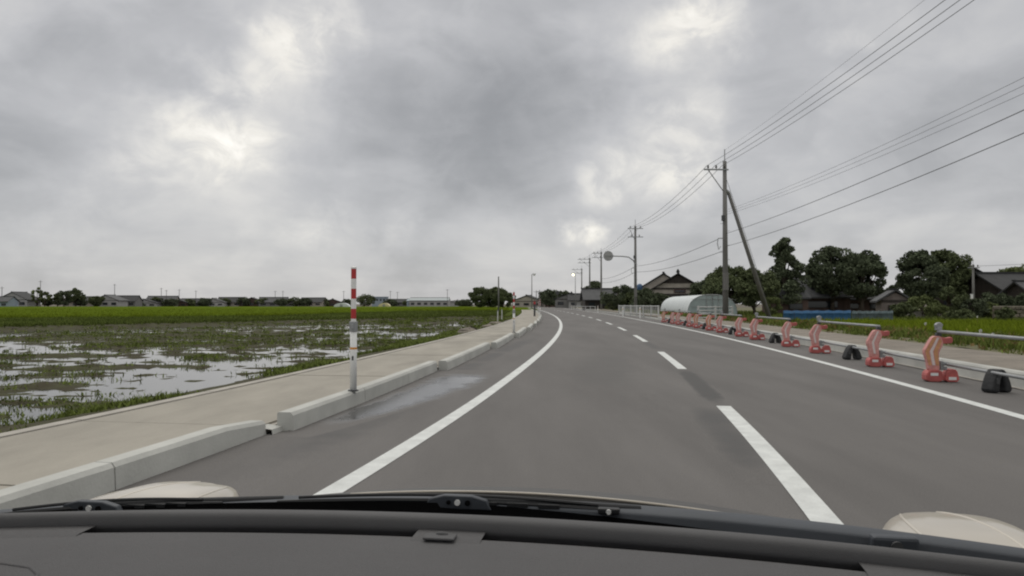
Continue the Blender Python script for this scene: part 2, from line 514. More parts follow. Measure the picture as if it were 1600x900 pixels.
# stains and wet spots: thin sheets whose amount fades out towards a ragged edge
def stain_material(name, col, rough, lo, hi, scale):
    m = M_road.copy(); m.name = name; t = m.node_tree; b = t.nodes['Principled BSDF']
    src = b.inputs['Base Color'].links[0].from_socket
    at_ = t.nodes.new('ShaderNodeAttribute'); at_.attribute_name = 'amount'
    n = t.nodes.new('ShaderNodeTexNoise'); n.inputs['Scale'].default_value = scale; n.inputs['Detail'].default_value = 5; n.inputs['Roughness'].default_value = .65
    co = t.nodes.new('ShaderNodeTexCoord'); t.links.new(co.outputs['Object'], n.inputs['Vector'])
    ad = t.nodes.new('ShaderNodeMath'); ad.operation = 'MULTIPLY_ADD'; t.links.new(n.outputs['Fac'], ad.inputs[0]); ad.inputs[1].default_value = 1.0
    sb = t.nodes.new('ShaderNodeMath'); sb.operation = 'SUBTRACT'; t.links.new(at_.outputs['Fac'], sb.inputs[0]); sb.inputs[1].default_value = .5
    t.links.new(sb.outputs[0], ad.inputs[2])
    mr = t.nodes.new('ShaderNodeMapRange'); mr.interpolation_type = 'SMOOTHSTEP'; t.links.new(ad.outputs[0], mr.inputs['Value']); mr.inputs['From Min'].default_value = lo; mr.inputs['From Max'].default_value = hi
    mu = t.nodes.new('ShaderNodeMath'); mu.operation = 'MULTIPLY'; t.links.new(mr.outputs[0], mu.inputs[0])
    st_ = t.nodes.new('ShaderNodeMapRange'); st_.interpolation_type = 'SMOOTHSTEP'; t.links.new(at_.outputs['Fac'], st_.inputs['Value']); st_.inputs['From Max'].default_value = .6
    t.links.new(st_.outputs[0], mu.inputs[1])
    mx = t.nodes.new('ShaderNodeMix'); mx.data_type = 'RGBA'; t.links.new(mu.outputs[0], mx.inputs[0]); t.links.new(src, mx.inputs[6]); mx.inputs[7].default_value = (*col, 1)
    t.links.new(mx.outputs[2], b.inputs['Base Color'])
    rr = t.nodes.new('ShaderNodeMapRange'); t.links.new(mu.outputs[0], rr.inputs['Value']); rr.inputs['To Min'].default_value = .85; rr.inputs['To Max'].default_value = rough
    t.links.new(rr.outputs[0], b.inputs['Roughness'])
    for nd in t.nodes:
        if nd.type == 'BUMP' and rough < .4: nd.inputs['Strength'].default_value = .06
    return m
M_tarS = stain_material('tar_stain', (.066, .064, .063), .8, .4, .85, 7)
M_wetS = stain_material('wet_asphalt', (.062, .062, .065), .13, .3, .95, 2.2)
M_speck = stain_material('tar_specks', (.080, .077, .075), .85, .95, 1.3, 11)
M_faint = stain_material('faint_stain', (.100, .097, .094), .85, .3, 1.3, 1.5)
M_damp = stain_material('damp_asphalt', (.066, .064, .063), .72, .4, 1.15, 1.6)
def soft_patch(name, y0, y1, a, c, m, z, step=.12):
    """a, c: offsets of the two sides as functions of t = 0..1 along the patch"""
    ny = max(6, int((y1 - y0) / step)); nx = 10
    V = []; A = []
    for i in range(ny + 1):
        t_ = i / ny; y_ = y0 + (y1 - y0) * t_
        for k in range(nx + 1):
            q = k / nx
            V.append(RP(y_, a(t_) * (1 - q) + c(t_) * q, -.003 if (k in (0, nx) or i in (0, ny)) else z))
            A.append((4 * q * (1 - q)) ** .9 * min(1, math.sin(math.pi * t_) * 1.5))
    F_ = [(i * (nx + 1) + k, i * (nx + 1) + k + 1, (i + 1) * (nx + 1) + k + 1, (i + 1) * (nx + 1) + k) for i in range(ny) for k in range(nx)]
    s_ = MB(); s_.add(V, F_); o = s_.build(name, m, road, fix=False)
    at_ = o.data.attributes.new('amount', 'FLOAT', 'POINT'); at_.data.foreach_set('value', A)
    return o
soft_patch('tar_patch', 8.7, 14.5, lambda t: -.26 + .06 * t, lambda t: .20, M_tarS, .004)
soft_patch('tar_patch', 5.0, 9.6, lambda t: -.42 - .15 * t, lambda t: .05, M_damp, .003)
soft_patch('tar_patch', 7.6, 11.0, lambda t: -1.5, lambda t: -.1, M_speck, .002)
soft_patch('tar_patch', 19.4, 25.2, lambda t: -.22, lambda t: .22, M_damp, .004)
soft_patch('damp_patch', 1.0, 30, lambda t: -4.30, lambda t: -3.5 + .2 * math.sin(9 * t), M_damp, .002, .4)
soft_patch('damp_patch', 10.0, 19.0, lambda t: -2.2, lambda t: -.6, M_faint, .0025, .4)
soft_patch('wet_patch', 6.2, 13.6, lambda t: -4.34, lambda t: -3.95 + .85 * min(1, t * 1.6) ** .8, M_wetS, .004)
soft_patch('wet_patch', 15.0, 19.0, lambda t: -4.30, lambda t: -3.65, M_damp, .004)

# ------------------------------------------------------------------ sidewalk
SWZ = .07
sw = empty('sidewalk'); tag(sw, 'pale concrete sidewalk beside the paddy field', 'sidewalk', kind='structure')
y = -6.0; i = 0
while y < 190:
    ln = 2.48 if y < 60 else 9.98
    s = MB()
    n = 4
    rows_t, dz = [], .004 * random.uniform(-1, 1)
    st = .008
    top = [[RP(y + st / 2 + (ln - st) * k / n, o, SWZ + dz) for o in (KL - .17, -5.4, -6.32)] for k in range(n + 1)]
    s.sheet(top)
    bot = [[(p[0], p[1], SWZ - .12) for p in r] for r in (top[0], top[-1])]
    s.sheet([bot[0], top[0]]); s.sheet([top[-1], bot[1]])
    s.sheet([[r[0] for r in top], [(r[0][0], r[0][1], SWZ - .12) for r in top]])
    s.build('pavement_slab', M_slab, sw)
    s = MB()
    rows = [[RP(y + .006 + (ln - .012) * k / n, o, z) for o, z in ((-6.33, SWZ - .1), (-6.33, SWZ + .012), (-6.47, SWZ + .012), (-6.47, -.25))] for k in range(n + 1)]
    s.sheet(rows)
    s.add(rows[0], [(0, 1, 2, 3)]); s.add(rows[-1], [(0, 1, 2, 3)])
    s.build('edging_stone', M_edge, sw)
    y += ln + .012; i += 1
s = MB(); s.sheet([[RP(q, KL - .1, SWZ - .02), RP(q, -6.4, SWZ - .02)] for q in ys(-6, 190, 2)])
s.build('bedding', M_edge, sw)

# ------------------------------------------------------------------ kerbs
def kerb_block(parent, y0, y1, f0, f1, w, h, side, n=3, taper=0.0):
    """chamfered block from y0 to y1; f0, f1 = offset of its road face at either end; side = -1 left, +1 right"""
    s = MB(); rows = []
    for k in range(n + 1):
        t = k / n
        yq = y0 + (y1 - y0) * t
        f = f0 + (f1 - f0) * t
        hh = h - taper * max(0, t - .7) / .3
        prof = ((0, -.05), (.012, hh - .03), (.035, hh), (w - .012, hh), (w, hh - .012), (w, -.05))
        rows.append([RP(yq, f + side * o, z) for o, z in prof])
    s.sheet(rows)
    m = len(rows[0])
    s.add(rows[0], [tuple(range(m))]); s.add(rows[-1], [tuple(range(m))])
    return s.build('kerb_block', M_kerb, parent)
kl = empty('kerb'); tag(kl, 'concrete kerb blocks along the sidewalk edge', 'kerb', kind='structure')
SEC = 6.75
y = 6.62 - 3 * SEC
while y < 185:
    fs, fe = KL + .10, KL - .07
    nb = 3
    gap = .2 if -1 < y < 5 else .05
    L_ = (SEC - gap) / nb
    for k in range(nb):
        a = y + k * L_; c = a + L_ - .012
        if a > -4.5:
            kerb_block(kl, a, c, fs + (fe - fs) * k / nb, fs + (fe - fs) * (k + 1) / nb, .17, .175, -1, taper=.05 if (k == nb - 1 and gap > .1) else 0)
    if gap > .1:
        s = MB(); yq = y + SEC - gap
        s.sheet([[RP(yq - .02, fe + .06, 0), RP(yq - .02, fe + .05, .045), RP(yq - .02, fe - .17, .07)], [RP(yq + gap, fe + .06, 0), RP(yq + gap, fe + .05, .045), RP(yq + gap, fe - .17, .07)]])
        s.build('drain_stone', M_kerb, kl)
    y += SEC
kr = empty('kerb'); tag(kr, 'tall concrete kerb behind the row of red barricades', 'kerb', kind='structure')
y = -4
while y < 58:
    kerb_block(kr, y, y + 1.99, KR(y), KR(y + 1.99), .16, .235, 1, n=2)
    y += 2.0
s = MB(); s.sheet([[RP(q, KR(q) - .06, .012), RP(q, KR(q) + .03, .014)] for q in ys(-6, 60, 1.5)]); s.build('gutter_edge', M_edge, kr)
while y < 180:
    kerb_block(kr, y, y + 5.98, KR(y), KR(y + 5.98), .16, .14, 1, n=2)
    y += 6.0

# ------------------------------------------------------------------ left: paddy
def left_line(x):            # levee between the flooded paddy and the fields behind it
    return 42.0 + (x + 28.0) * (34.0 / 22.0)
PZ = -.22
offs = [6.47]
st = .10
while offs[-1] < 78:
    offs.append(offs[-1] + st)
    if offs[-1] > 12: st *= 1.014
offs = np.array(offs)
yv = [-6.0]; st = .16
while yv[-1] < 110:
    yv.append(yv[-1] + st)
    if yv[-1] > 22: st *= 1.012
yv = np.array(yv)
YY, OO = np.meshgrid(yv, offs, indexing='ij')
GX, GY = RPn(YY, -OO)
nz = fbm(GX * .16 + 9, GY * .26, 4, 3)                # wet and dry tracts
row = fbm(GX * .42 + GY * .1, GY * 1.7 - GX * .15, 4, 11)
fine = fbm(GX * 1.7, GY * 3.8, 3, 21)
hmud = PZ - .017 + .10 * (nz - .50) + .17 * (row - .5) + .13 * (fine - .5)
far_dry = np.clip((GY - 34) / 18, 0, 1)
hmud = hmud + .012 * far_dry + .11 * (fbm(GX * 2.6 + 5, GY * 6.5, 3, 91) - .5)
bank_t = np.clip((OO - 6.47) / 1.75, 0, 1)
bankz = .055 + (PZ - .055) * (bank_t ** 1.1)
kb = np.clip((OO - 7.6) / 1.2, 0, 1)
Z = (bankz + .06 * (fine - .5) * bank_t) * (1 - kb) + hmud * kb
lev = np.abs(GY - left_line(GX)) / 1.8
behind = GY > left_line(GX)
levz = .02 + .05 * (row - .5)
bl = np.clip(1.5 - lev * .9, 0, 1)
Z = Z * (1 - bl * .75 * kb) + levz * bl * .75 * kb
Z = np.where(behind & (lev > 1), PZ + .02 + .05 * (fine - .5), Z)
nv = GX.shape
idx = np.arange(nv[0] * nv[1]).reshape(nv)
F = np.stack([idx[:-1, :-1], idx[1:, :-1], idx[1:, 1:], idx[:-1, 1:]], -1).reshape(-1, 4)
mudo = fast_mesh('paddy_mud', np.stack([GX, GY, Z], -1).reshape(-1, 3), F[:, ::-1], M_mud, smooth=True)
tag(mudo, 'dark mud ridges standing out of the flooded paddy', 'mud', kind='structure')
b = MB(); b.sheet([[RP(q, -7.4, PZ), RP(q, -90, PZ)] for q in ys(-6, 78, 3)])
tag(b.build('water', M_water), 'shallow still water in the flooded paddy field', 'water', kind='structure')

def blades(name, P, H, Wd, m, per=5, spread=.1, lean=.5, parent=None):
    """tufts of tapering, bent blades; P n x 3 roots, H n heights"""
    n = len(P)
    P = np.repeat(P, per, 0); H = np.repeat(H, per) * rng.uniform(.6, 1.1, n * per)
    a = rng.uniform(0, 2 * np.pi, n * per); r = rng.uniform(0, 1, n * per) * spread
    P = P + np.stack([np.cos(a) * r, np.sin(a) * r, np.zeros_like(a)], -1)
    la = rng.uniform(0, 2 * np.pi, n * per); ln = rng.uniform(.05, lean, n * per)
    dx = np.stack([np.cos(la) * ln, np.sin(la) * ln, np.zeros_like(a)], -1) * H[:, None]
    fa = rng.uniform(0, 2 * np.pi, n * per)
    wv = np.stack([np.cos(fa), np.sin(fa), np.zeros_like(a)], -1) * (Wd * rng.uniform(.6, 1.2, n * per))[:, None] * .5
    up = np.stack([0 * a, 0 * a, H], -1)
    v = np.stack([P - wv, P + wv, P + dx * .35 + up * .6 + wv * .8, P + dx * .35 + up * .6 - wv * .8, P + dx + up], 1)
    base = np.arange(n * per)[:, None] * 5
    f = np.concatenate([base + [0, 1, 2], base + [0, 2, 3], base + [3, 2, 4]], 0)
    return fast_mesh(name, v.reshape(-1, 3), f, m, parent)

def sampleZ(x, y):
    return None
# weeds on the mud: denser on higher ground
ii = rng.choice(GX.size, 170000, replace=True)
gx, gy, gz = GX.ravel()[ii], GY.ravel()[ii], Z.ravel()[ii]
oo = OO.ravel()[ii]
wd_ = fbm(gx * .35, gy * .5, 3, 44)
pr = np.clip((gz - PZ + .022) * 16, 0, 1) * np.clip((wd_ - .43) * 5, .10, 1)
pr = np.where(oo < 8.4, np.clip((fbm(gx * .6, gy * .6, 2, 77) - .5) * 6, 0, 1) * np.clip((oo - 6.5) * 2.2, 0, 1), pr)
keep = (rng.uniform(0, 1, len(ii)) < pr) & (gy < left_line(gx) + 1.5) & (gy > 1)
gx, gy, gz, oo = gx[keep], gy[keep], np.maximum(gz[keep], PZ - .01), oo[keep]
near = oo < 8.4
Pn = np.stack([gx, gy, gz], -1)
hgt = np.where(near, .06, .045) * rng.uniform(.4, 1.5, len(gx)) * (1 + np.clip(gy / 60, 0, 1.2))
tag(blades('grass', Pn, hgt, .010 + .0008 * np.repeat(gy, 5), M_grass, per=5, spread=.17, lean=1.4), 'low green weeds on the paddy mud and bank', 'grass', kind='stuff')

# fields behind: dull young field, then bright green rice
POLY = [(-200, 45), (-60, 62), (-45, 68), (-25, 82), (-21, 138), (6, 150)]
def bright_edge(x):
    return np.interp(x, [p[0] for p in POLY], [p[1] for p in POLY])
def slab(name, near_f, far_f, x0, x1, z, m, nx=60, ny=60, amp=.06):
    xs = np.linspace(x0, x1, nx)
    t = np.linspace(0, 1, ny) ** 1.6
    A = near_f(xs); B = far_f(xs)
    X = np.repeat(xs[None], ny, 0); Y = A[None] + (B - A)[None] * t[:, None]
    ZZ = z + amp * (fbm(X * .7, Y * .5, 3, 5) - .5)
    ZZ[0] = -.3
    idx = np.arange(nx * ny).reshape(ny, nx)
    F = np.stack([idx[:-1, :-1], idx[:-1, 1:], idx[1:, 1:], idx[1:, :-1]], -1).reshape(-1, 4)
    return fast_mesh(name, np.stack([X, Y, ZZ], -1).reshape(-1, 3), F, m, smooth=True)
def sw_limit(y):   # x of the bank beside the sidewalk
    return xc(y) - 8.0
tag(slab('rice_field', bright_edge, lambda x: 0 * x + 330, -330, 5, .12, M_field), 'bright green rice field far behind the flooded paddy', 'field', kind='structure')
xs_ = np.linspace(-150, 4, 80)
tag(slab('fallow_field', lambda x: np.maximum(left_line(x) + 1.5, 20), lambda x: bright_edge(x) + .5, -52, 3, -.08, M_fielddull, amp=.1), 'dull green young field between paddy and rice', 'field', kind='structure')
n = 26000
X = rng.uniform(-140, 4, n); Y = bright_edge(X) + rng.uniform(0, 1, n) ** 2 * 120
k = (np.abs(X / Y) < .75) & (X < sw_limit(Y) - 1)
P = np.stack([X, Y, np.full(n, -.05)], -1)[k]
tag(blades('rice_plants', P, rng.uniform(.25, .36, len(P)), .05, M_rice, per=5, spread=.22, lean=.5), 'bright green rice plants far across the paddy', 'rice', kind='stuff')
n = 15000
X = rng.uniform(-52, 3, n); a0 = left_line(X); b0 = bright_edge(X)
Y = a0 + rng.uniform(0, 1, n) * np.maximum(b0 - a0, 0)
k = (b0 > a0) & (X < sw_limit(Y) - .5)
P = np.stack([X, Y, np.full(n, -.12)], -1)[k]
tag(blades('young_rice', P, rng.uniform(.12, .24, len(P)), .05, M_dull, per=5, spread=.25, lean=.8), 'dull green young plants behind the flooded paddy', 'rice', kind='stuff')
# levee grass
n = 5200
X = rng.uniform(-75, 0, n); Y = left_line(X) + rng.normal(0, .7, n)
k = (X < sw_limit(Y) - .3) & (Y > 4)
P = np.stack([X, Y, np.full(n, -.10)], -1)[k]
tag(blades('levee_grass', P, rng.uniform(.15, .32, len(P)), .05, M_dull, per=6, spread=.2, lean=.7), 'dark grass on the levee of the paddy', 'grass', kind='stuff')

# ------------------------------------------------------------------ right: verge, bank, fields
b = MB(); b.sheet([[RP(q, KR(q) + .14, .20), RP(q, KR(q) + 1.0, .23 + .03 * math.sin(q)), RP(q, KR(q) + 2.1, .22)] for q in ys(-8, 200, .7)])
tag(b.build('gravel_path', M_gravel), 'bare gravel path behind the tall kerb', 'path', kind='structure')
def right_z(o):
    return np.interp(o, [0, 2, 2.6, 3.6, 5.0, 6, 90], [.2, .21, .27, .24, .06, .05, .05])
offs = np.concatenate([np.linspace(2.05, 6, 18), np.geomspace(6.3, 90, 30)])
yv = np.array(ys(-8, 230, .5, 1.02))
YY, OO = np.meshgrid(yv, offs, indexing='ij')
kro = np.array([KR(q) for q in yv])[:, None]
GX2, GY2 = RPn(YY, OO + kro)
Z2 = right_z(OO) + .10 * (fbm(GX2 * 1.3, GY2 * 1.3, 3, 31) - .5)
idx = np.arange(GX2.size).reshape(GX2.shape)
F = np.stack([idx[:-1, :-1], idx[:-1, 1:], idx[1:, 1:], idx[1:, :-1]], -1).reshape(-1, 4)
M_land = mat('grassy_land', (.075, .085, .032), .95, .3, .5, .8, 7, col2=(.14, .12, .065))
tag(fast_mesh('grass_bank', np.stack([GX2, GY2, Z2], -1).reshape(-1, 3), F, M_land, smooth=True), 'grassy bank and land beside the gravel path', 'land', kind='structure')
# rice on the right
def rx(y): return xc(y) + 9.2 + np.maximum(0, y - 55) * .015
FAR_R = 42.0
ny, nx = 40, 50
yq = np.linspace(3, FAR_R, ny)
X = np.array([np.linspace(float(rx(q)), 46, nx) for q in yq]); Y = np.repeat(yq[:, None], nx, 1)
k = X[:, 0]
ZZ = .20 + .05 * (fbm(X * 1.2, Y * 1.2, 3, 8) - .5); ZZ[:, 0] = 0; ZZ[-1] = 0; ZZ[0] = 0
idx = np.arange(nx * ny).reshape(ny, nx)
F = np.stack([idx[:-1, :-1], idx[:-1, 1:], idx[1:, 1:], idx[1:, :-1]], -1).reshape(-1, 4)
tag(fast_mesh('rice_field', np.stack([X, Y, ZZ], -1).reshape(-1, 3), F, M_field, smooth=True), 'bright green rice field behind the barricades', 'field', kind='structure')
n = 26000
Y = rng.uniform(4, FAR_R, n); X = rx(Y) + rng.uniform(0, 1, n) * 34
X = np.round(X / .26) * .26 + rng.normal(0, .03, n)
k = (X / Y < .80) & (X > rx(Y) - .1)
P = np.stack([X, Y, np.full(n, .10)], -1)[k]
tag(blades('rice_plants', P, rng.uniform(.26, .38, len(P)), .028, M_rice, per=6, spread=.14, lean=.55), 'bright green rice plants behind the barricades', 'rice', kind='stuff')
n = 16000
Y = 5 + rng.uniform(0, 1, n) ** 1.5 * 115; o_ = rng.normal(3.4, .85, n); 
clump = fbm(Y * .9, o_ * .9, 3, 61)
k = (o_ > 2.05 + .5 * (clump - .4)) & (o_ < 7) & (clump > .36)
Y = Y[k]; o_ = o_[k]; clump = clump[k]
kk = np.array([KR(q) for q in Y])
X, Yp = RPn(Y, o_ + kk)
P = np.stack([X, Yp, right_z(o_) - .03], -1)
hh = rng.uniform(.10, .28, len(P)) * (.5 + 1.6 * (clump - .3)) * np.interp(o_, [2, 2.6, 4, 7], [.45, 1, 1.25, 1])
dry = rng.uniform(0, 1, len(P)) < .14
tag(blades('roadside_grass', P[~dry], hh[~dry], .02 + np.repeat(Yp[~dry], 6) * .0009, M_grass, per=6, spread=.14, lean=.9), 'rough green grass along the gravel path', 'grass', kind='stuff')
tag(blades('dry_grass', P[dry], hh[dry] * 1.1, .02 + np.repeat(Yp[dry], 6) * .0009, M_dry, per=6, spread=.14, lean=.9), 'dry brown grass along the gravel path', 'grass', kind='stuff')
n = 9000
Y = rng.uniform(43, 110, n); X = rng.uniform(.14, .75, n) * Y
k = X > rx(Y) - 2
P = np.stack([X, Y, np.full(n, .02)], -1)[k]
tag(blades('meadow_grass', P, rng.uniform(.12, .4, len(P)), .09, M_dull, per=5, spread=.3, lean=.9), 'dull meadow grass before the farmhouses', 'grass', kind='stuff')
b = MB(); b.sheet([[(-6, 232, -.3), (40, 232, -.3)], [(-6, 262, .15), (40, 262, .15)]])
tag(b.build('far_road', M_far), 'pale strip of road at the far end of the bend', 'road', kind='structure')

# ------------------------------------------------------------------ snow poles
def snow_pole(pos, h, label, lean=0.0):
    t = empty('snow_pole', pos); t.rotation_euler = (lean, -lean * .4, random.uniform(-.3, .3)); tag(t, label, 'marker pole', 'red and white poles along the kerb')
    s = MB(); s.tube([(0, 0, 0), (0, 0, .015)], .062, 16).build('base_plate', M_dark, t)
    hs = h * .52
    MB().tube([(0, 0, .012), (0, 0, hs)], .040, 16).build('sleeve', M_white, t, True)
    MB().tube([(0, 0, hs - .05), (0, 0, hs + .07)], [.050, .050], 16).build('collar', M_steel, t, False, .006)
    MB().box((0, -.054, hs + .01), (.03, .02, .06)).build('clamp_bolt', M_steel, t, False, .004)
    MB().tube([(0, 0, hs - .26 * h / 1.45), (0, 0, hs - .235 * h / 1.45)], .0415, 16).build('orange_band', M_orange, t)
    MB().box((0, -.0405, hs - .36), (.022, .003, .05)).build('stamp', M_dark, t)
    z = hs + .06; rest = h - z; seg = rest / 5.35
    for k, (m, f) in enumerate(((M_white, .35), (M_red, 1), (M_white, 1), (M_red, 1), (M_white, 1), (M_red, 1))):
        MB().tube([(0, 0, z + .0005), (0, 0, z + seg * f)], .031, 16).build('red_band' if m is M_red else 'white_band', m, t, False)
        z += seg * f
    MB().tube([(0, 0, z), (0, 0, z + .02), (0, 0, z + .028)], [.033, .033, .016], 16).build('cap', M_white, t)
    return t
snow_pole(Vector((-1.87, 9.07, .175)), 1.44, 'tall red and white striped snow pole beside the kerb, biggest in view')
snow_pole(Vector(RP(27.0, KL - .1, .175)), 1.44, 'red and white snow pole on the kerb midway along the sidewalk')
snow_pole(Vector(RP(72.0, KL - .1, .175)), 1.44, 'small distant red and white snow pole by a dark post', .0)
snow_pole(Vector(RP(92.0, KL - .1, .175)), 1.44, 'farthest tiny red and white snow pole where the kerb bends')
p = Vector(RP(70, KL - .6, SWZ)); t = empty('marker_post', p); tag(t, 'dark short post with red cap at the far sidewalk', 'post')
MB().tube([(0, 0, 0), (0, 0, 1.1)], .09, 8).build('shaft', M_dark, t); MB().tube([(0, 0, 1.1), (0, 0, 1.35)], .09, 8).build('cap', M_red, t)
# small stakes in the field edge
for k, (y, o) in enumerate(((52, -7.2), (60, -7.4))):
    t = empty('stake', Vector(RP(y, o, -.1))); tag(t, ['pale slim stake at the field edge, nearer one', 'pale slim stake at the field edge, farther one'][k], 'stake', 'stakes at the field edge')
    MB().tube([(0, 0, 0), (0, 0, .8)], .03, 8).build('shaft', M_white, t); MB().tube([(0, 0, .8), (0, 0, .9)], [.035, .02], 8).build('cap', M_steel, t)
for k, (y, o, sx) in enumerate(((33, -6.9, .5), (35, -7.1, .35), (40, -6.8, .4), (46, -6.9, .5))):
    s = MB(); r = []
    for a in range(9):
        for c_ in range(5):
            th = a / 8 * 2 * math.pi; ph = c_ / 4 * math.pi / 2
            q = .8 + .4 * random.random()
            r.append((math.cos(th) * math.cos(ph) * sx * q, math.sin(th) * math.cos(ph) * sx * .6 * q, math.sin(ph) * .16 * q))
    s.add(r, [(a * 5 + c_, (a + 1) * 5 + c_, (a + 1) * 5 + c_ + 1, a * 5 + c_ + 1) for a in range(8) for c_ in range(4)])
    o_ = s.build('rubble_clump', M_gravel); o_.location = RP(y, o, -.03)
    tag(o_, ['grey rubble heap beside the sidewalk, nearest of four', 'grey rubble heap beside the sidewalk, second of four', 'grey rubble heap beside the sidewalk, third of four', 'grey rubble heap beside the sidewalk, farthest of four'][k], 'rubble', 'rubble heaps by the sidewalk')

# ------------------------------------------------------------------ barricades
ORD = ['first', 'second', 'third', 'fourth', 'fifth', 'sixth', 'seventh', 'eighth', 'ninth', 'tenth', 'eleventh', 'twelfth', 'thirteenth', 'fourteenth', 'fifteenth']
def smooth_poly(p, it=1):
    for _ in range(it):
        q = []
        for i in range(len(p)):
            a, b_ = p[i], p[(i + 1) % len(p)]
            q += [(a[0] * .8 + b_[0] * .2, a[1] * .8 + b_[1] * .2), (a[0] * .2 + b_[0] * .8, a[1] * .2 + b_[1] * .8)]
        p = q
    return p
def make_barricade(colour):
    t = empty('barricade_stand')
    dx = -.24
    sh = lambda P: [(x + dx, z) for x, z in P]
    s = MB(); s.prism(smooth_poly(sh([(0, 0), (.235, 0), (.24, .10), (.225, .18), (.045, .18), (.0, .12)])), -.10, .10); s.build('front_foot', M_bred, t, False, .012)
    s = MB(); s.prism(smooth_poly(sh([(.275, 0), (.485, 0), (.445, .19), (.36, .20), (.29, .13)])), -.10, .10); s.build('rear_foot', M_bred, t, False, .012)
    s = MB(); s.prism(sh([(.2, .02), (.32, .02), (.32, .09), (.2, .10)]), -.07, .07); s.build('foot_bridge', M_bred, t, False, .006)
    s = MB(); s.prism(smooth_poly(sh([(.05, .165), (.036, .307), (-.014, .463), (.045, .58), (.12, .70), (.235, .70), (.275, .58), (.205, .45), (.205, .307), (.216, .165)])), -.055, .055)
    s.build('torso', M_btor, t, False, .01)
    s = MB(); s.prism(smooth_poly(sh([(.18, .70), (.25, .685), (.31, .67), (.40, .69), (.41, .63), (.395, .59), (.29, .58), (.24, .59)])), -.05, .05)
    s.build('head', M_bred, t, False, .01)
    # reflective chevrons let into both faces
    c1 = sh([(.05, .25), (.002, .462), (.12, .685), (.165, .68), (.055, .462), (.095, .25)])
    c2 = sh([(.105, .25), (.068, .462), (.175, .68), (.205, .675), (.112, .462), (.145, .25)])
    c3 = sh([(.155, .25), (.124, .462), (.214, .665), (.245, .62), (.185, .462), (.20, .25)])
    m1, m2, m3 = (M_byel, M_bwhite, M_byel) if colour else (M_bpink, M_bwhite, M_bpink)
    for c, m in ((c1, m1), (c2, m2), (c3, m3)):
        s = MB(); s.prism(c, -.0585, .0585); s.build('chevron', m, t)
    for (x, z) in ((.115, .115), (.375, .055)):
        s = MB(); s.prism([(x - .055 + dx, z - .022), (x + .055 + dx, z - .022), (x + .055 + dx, z + .022), (x - .055 + dx, z + .022)], -.104, -.095); s.build('sticker', M_white, t)
    s = MB(); s.box((.255 + dx, 0, .245), (.05, .07, .14)); s.box((.30 + dx, 0, .275), (.09, .085, .05)); s.box((.30 + dx, -.01, .20), (.05, .06, .05)); s.build('lower_clamp', M_steel, t, False, .006)
    s = MB(); s.box((.215 + dx, 0, .725), (.075, .08, .05)); s.build('upper_clamp', M_dark, t, False, .006)
    return t
BAR = [(1470, 11.9, 1), (1376, 14.7, 0), (1286, 18.7, 0), (1233, 21.5, 0), (1183, 25.7, 0), (1160, 28.2, 0), (1130, 32.0, 0), (1112, 34.6, 1), (1090, 38.0, 1), (1075, 40.2, 0), (1061, 44.0, 0), (1051, 46.2, 0), (1036, 50.0, 1)]
protoA, protoB = make_barricade(0), make_barricade(1)
usedA = usedB = False
bar_pts = []
for k, (u, y, c) in enumerate(BAR):
    src = protoB if c else protoA
    first = (c and not usedB) or (not c and not usedA)
    t = src if first else copy_tree(src)
    if c: usedB = True
    else: usedA = True
    off = 3.86 if k else 3.80
    xx, yq = RPn(np.array(y), off)
    t.location = (float(xx), float(y), 0.004)
    t.rotation_euler = (0, 0, -float(slope(y)) * .8 + random.uniform(-.12, .12))
    bar_pts.append(Vector((float(xx), float(y), 0)))
    look = 'orange' if c else 'pink'
    tag(t, f'red plastic barricade stand with {look} chevrons, {ORD[k]} from the near end', 'barricade', 'red barricade stands along the right kerb')
def pipe(name, a, b_, r, label, group, m=M_steel, sag=0.0):
    t = MB(); q = [Vector(a).lerp(Vector(b_), k / 6) - Vector((0, 0, sag * 4 * (k / 6) * (1 - k / 6))) for k in range(7)]
    o = t.tube(q, r, 10).build(name, m, None, True)
    return tag(o, label, 'pipe', group)
PAIRS = [(None, 0), (1, 2), (3, 4), (5, 6), (7, 8), (9, 10), (11, 12)]
for k, (a, b_) in enumerate(PAIRS):
    B = bar_pts[b_] + Vector((-.025, 0, .775))
    if a is None:
        xx, _ = RPn(np.array(6.6), 3.8); A = Vector((float(xx), 6.6, .775))
    else:
        A = bar_pts[a] + Vector((-.025, 0, .775))
    dirv = (A - B).normalized()
    pipe('barrier_pipe', A - dirv * -.06, B, .0245, f'upper grey steel barrier pipe, {ORD[k]} span from the near end', 'upper barrier pipes')
    # pale clamp standing on the pipe's far end
    s = MB(); s.box((0, 0, .03), (.075, .09, .05)); s.prism([(-.05, .05), (.05, .05), (.06, .10), (.02, .13), (-.03, .12), (-.055, .09)], -.03, .03)
    o = s.build('pipe_clamp', M_steel, None, False, .008); o.location = B + Vector((0, 0, .012))
    tag(o, f'pale metal clamp on top of a pipe end, {ORD[k]} from the near end', 'clamp', 'clamps on the upper pipes')
low = [(None, 0)] + [(i, i + 1) for i in range(0, 12)]
for k, (a, b_) in enumerate(low):
    B = bar_pts[b_] + Vector((.075, 0, .27))
    if a is None:
        xx, _ = RPn(np.array(6.6), 3.86); A = Vector((float(xx) + .1, 6.6, .27))
    else:
        A = bar_pts[a] + Vector((.075, 0, .27))
    pipe('lower_pipe', A + (B - A).normalized() * (.0 if a is None else .06), B - (B - A).normalized() * .06, .0225, f'low grey steel pipe near the road, {ORD[k]} span from the near end', 'lower barrier pipes')
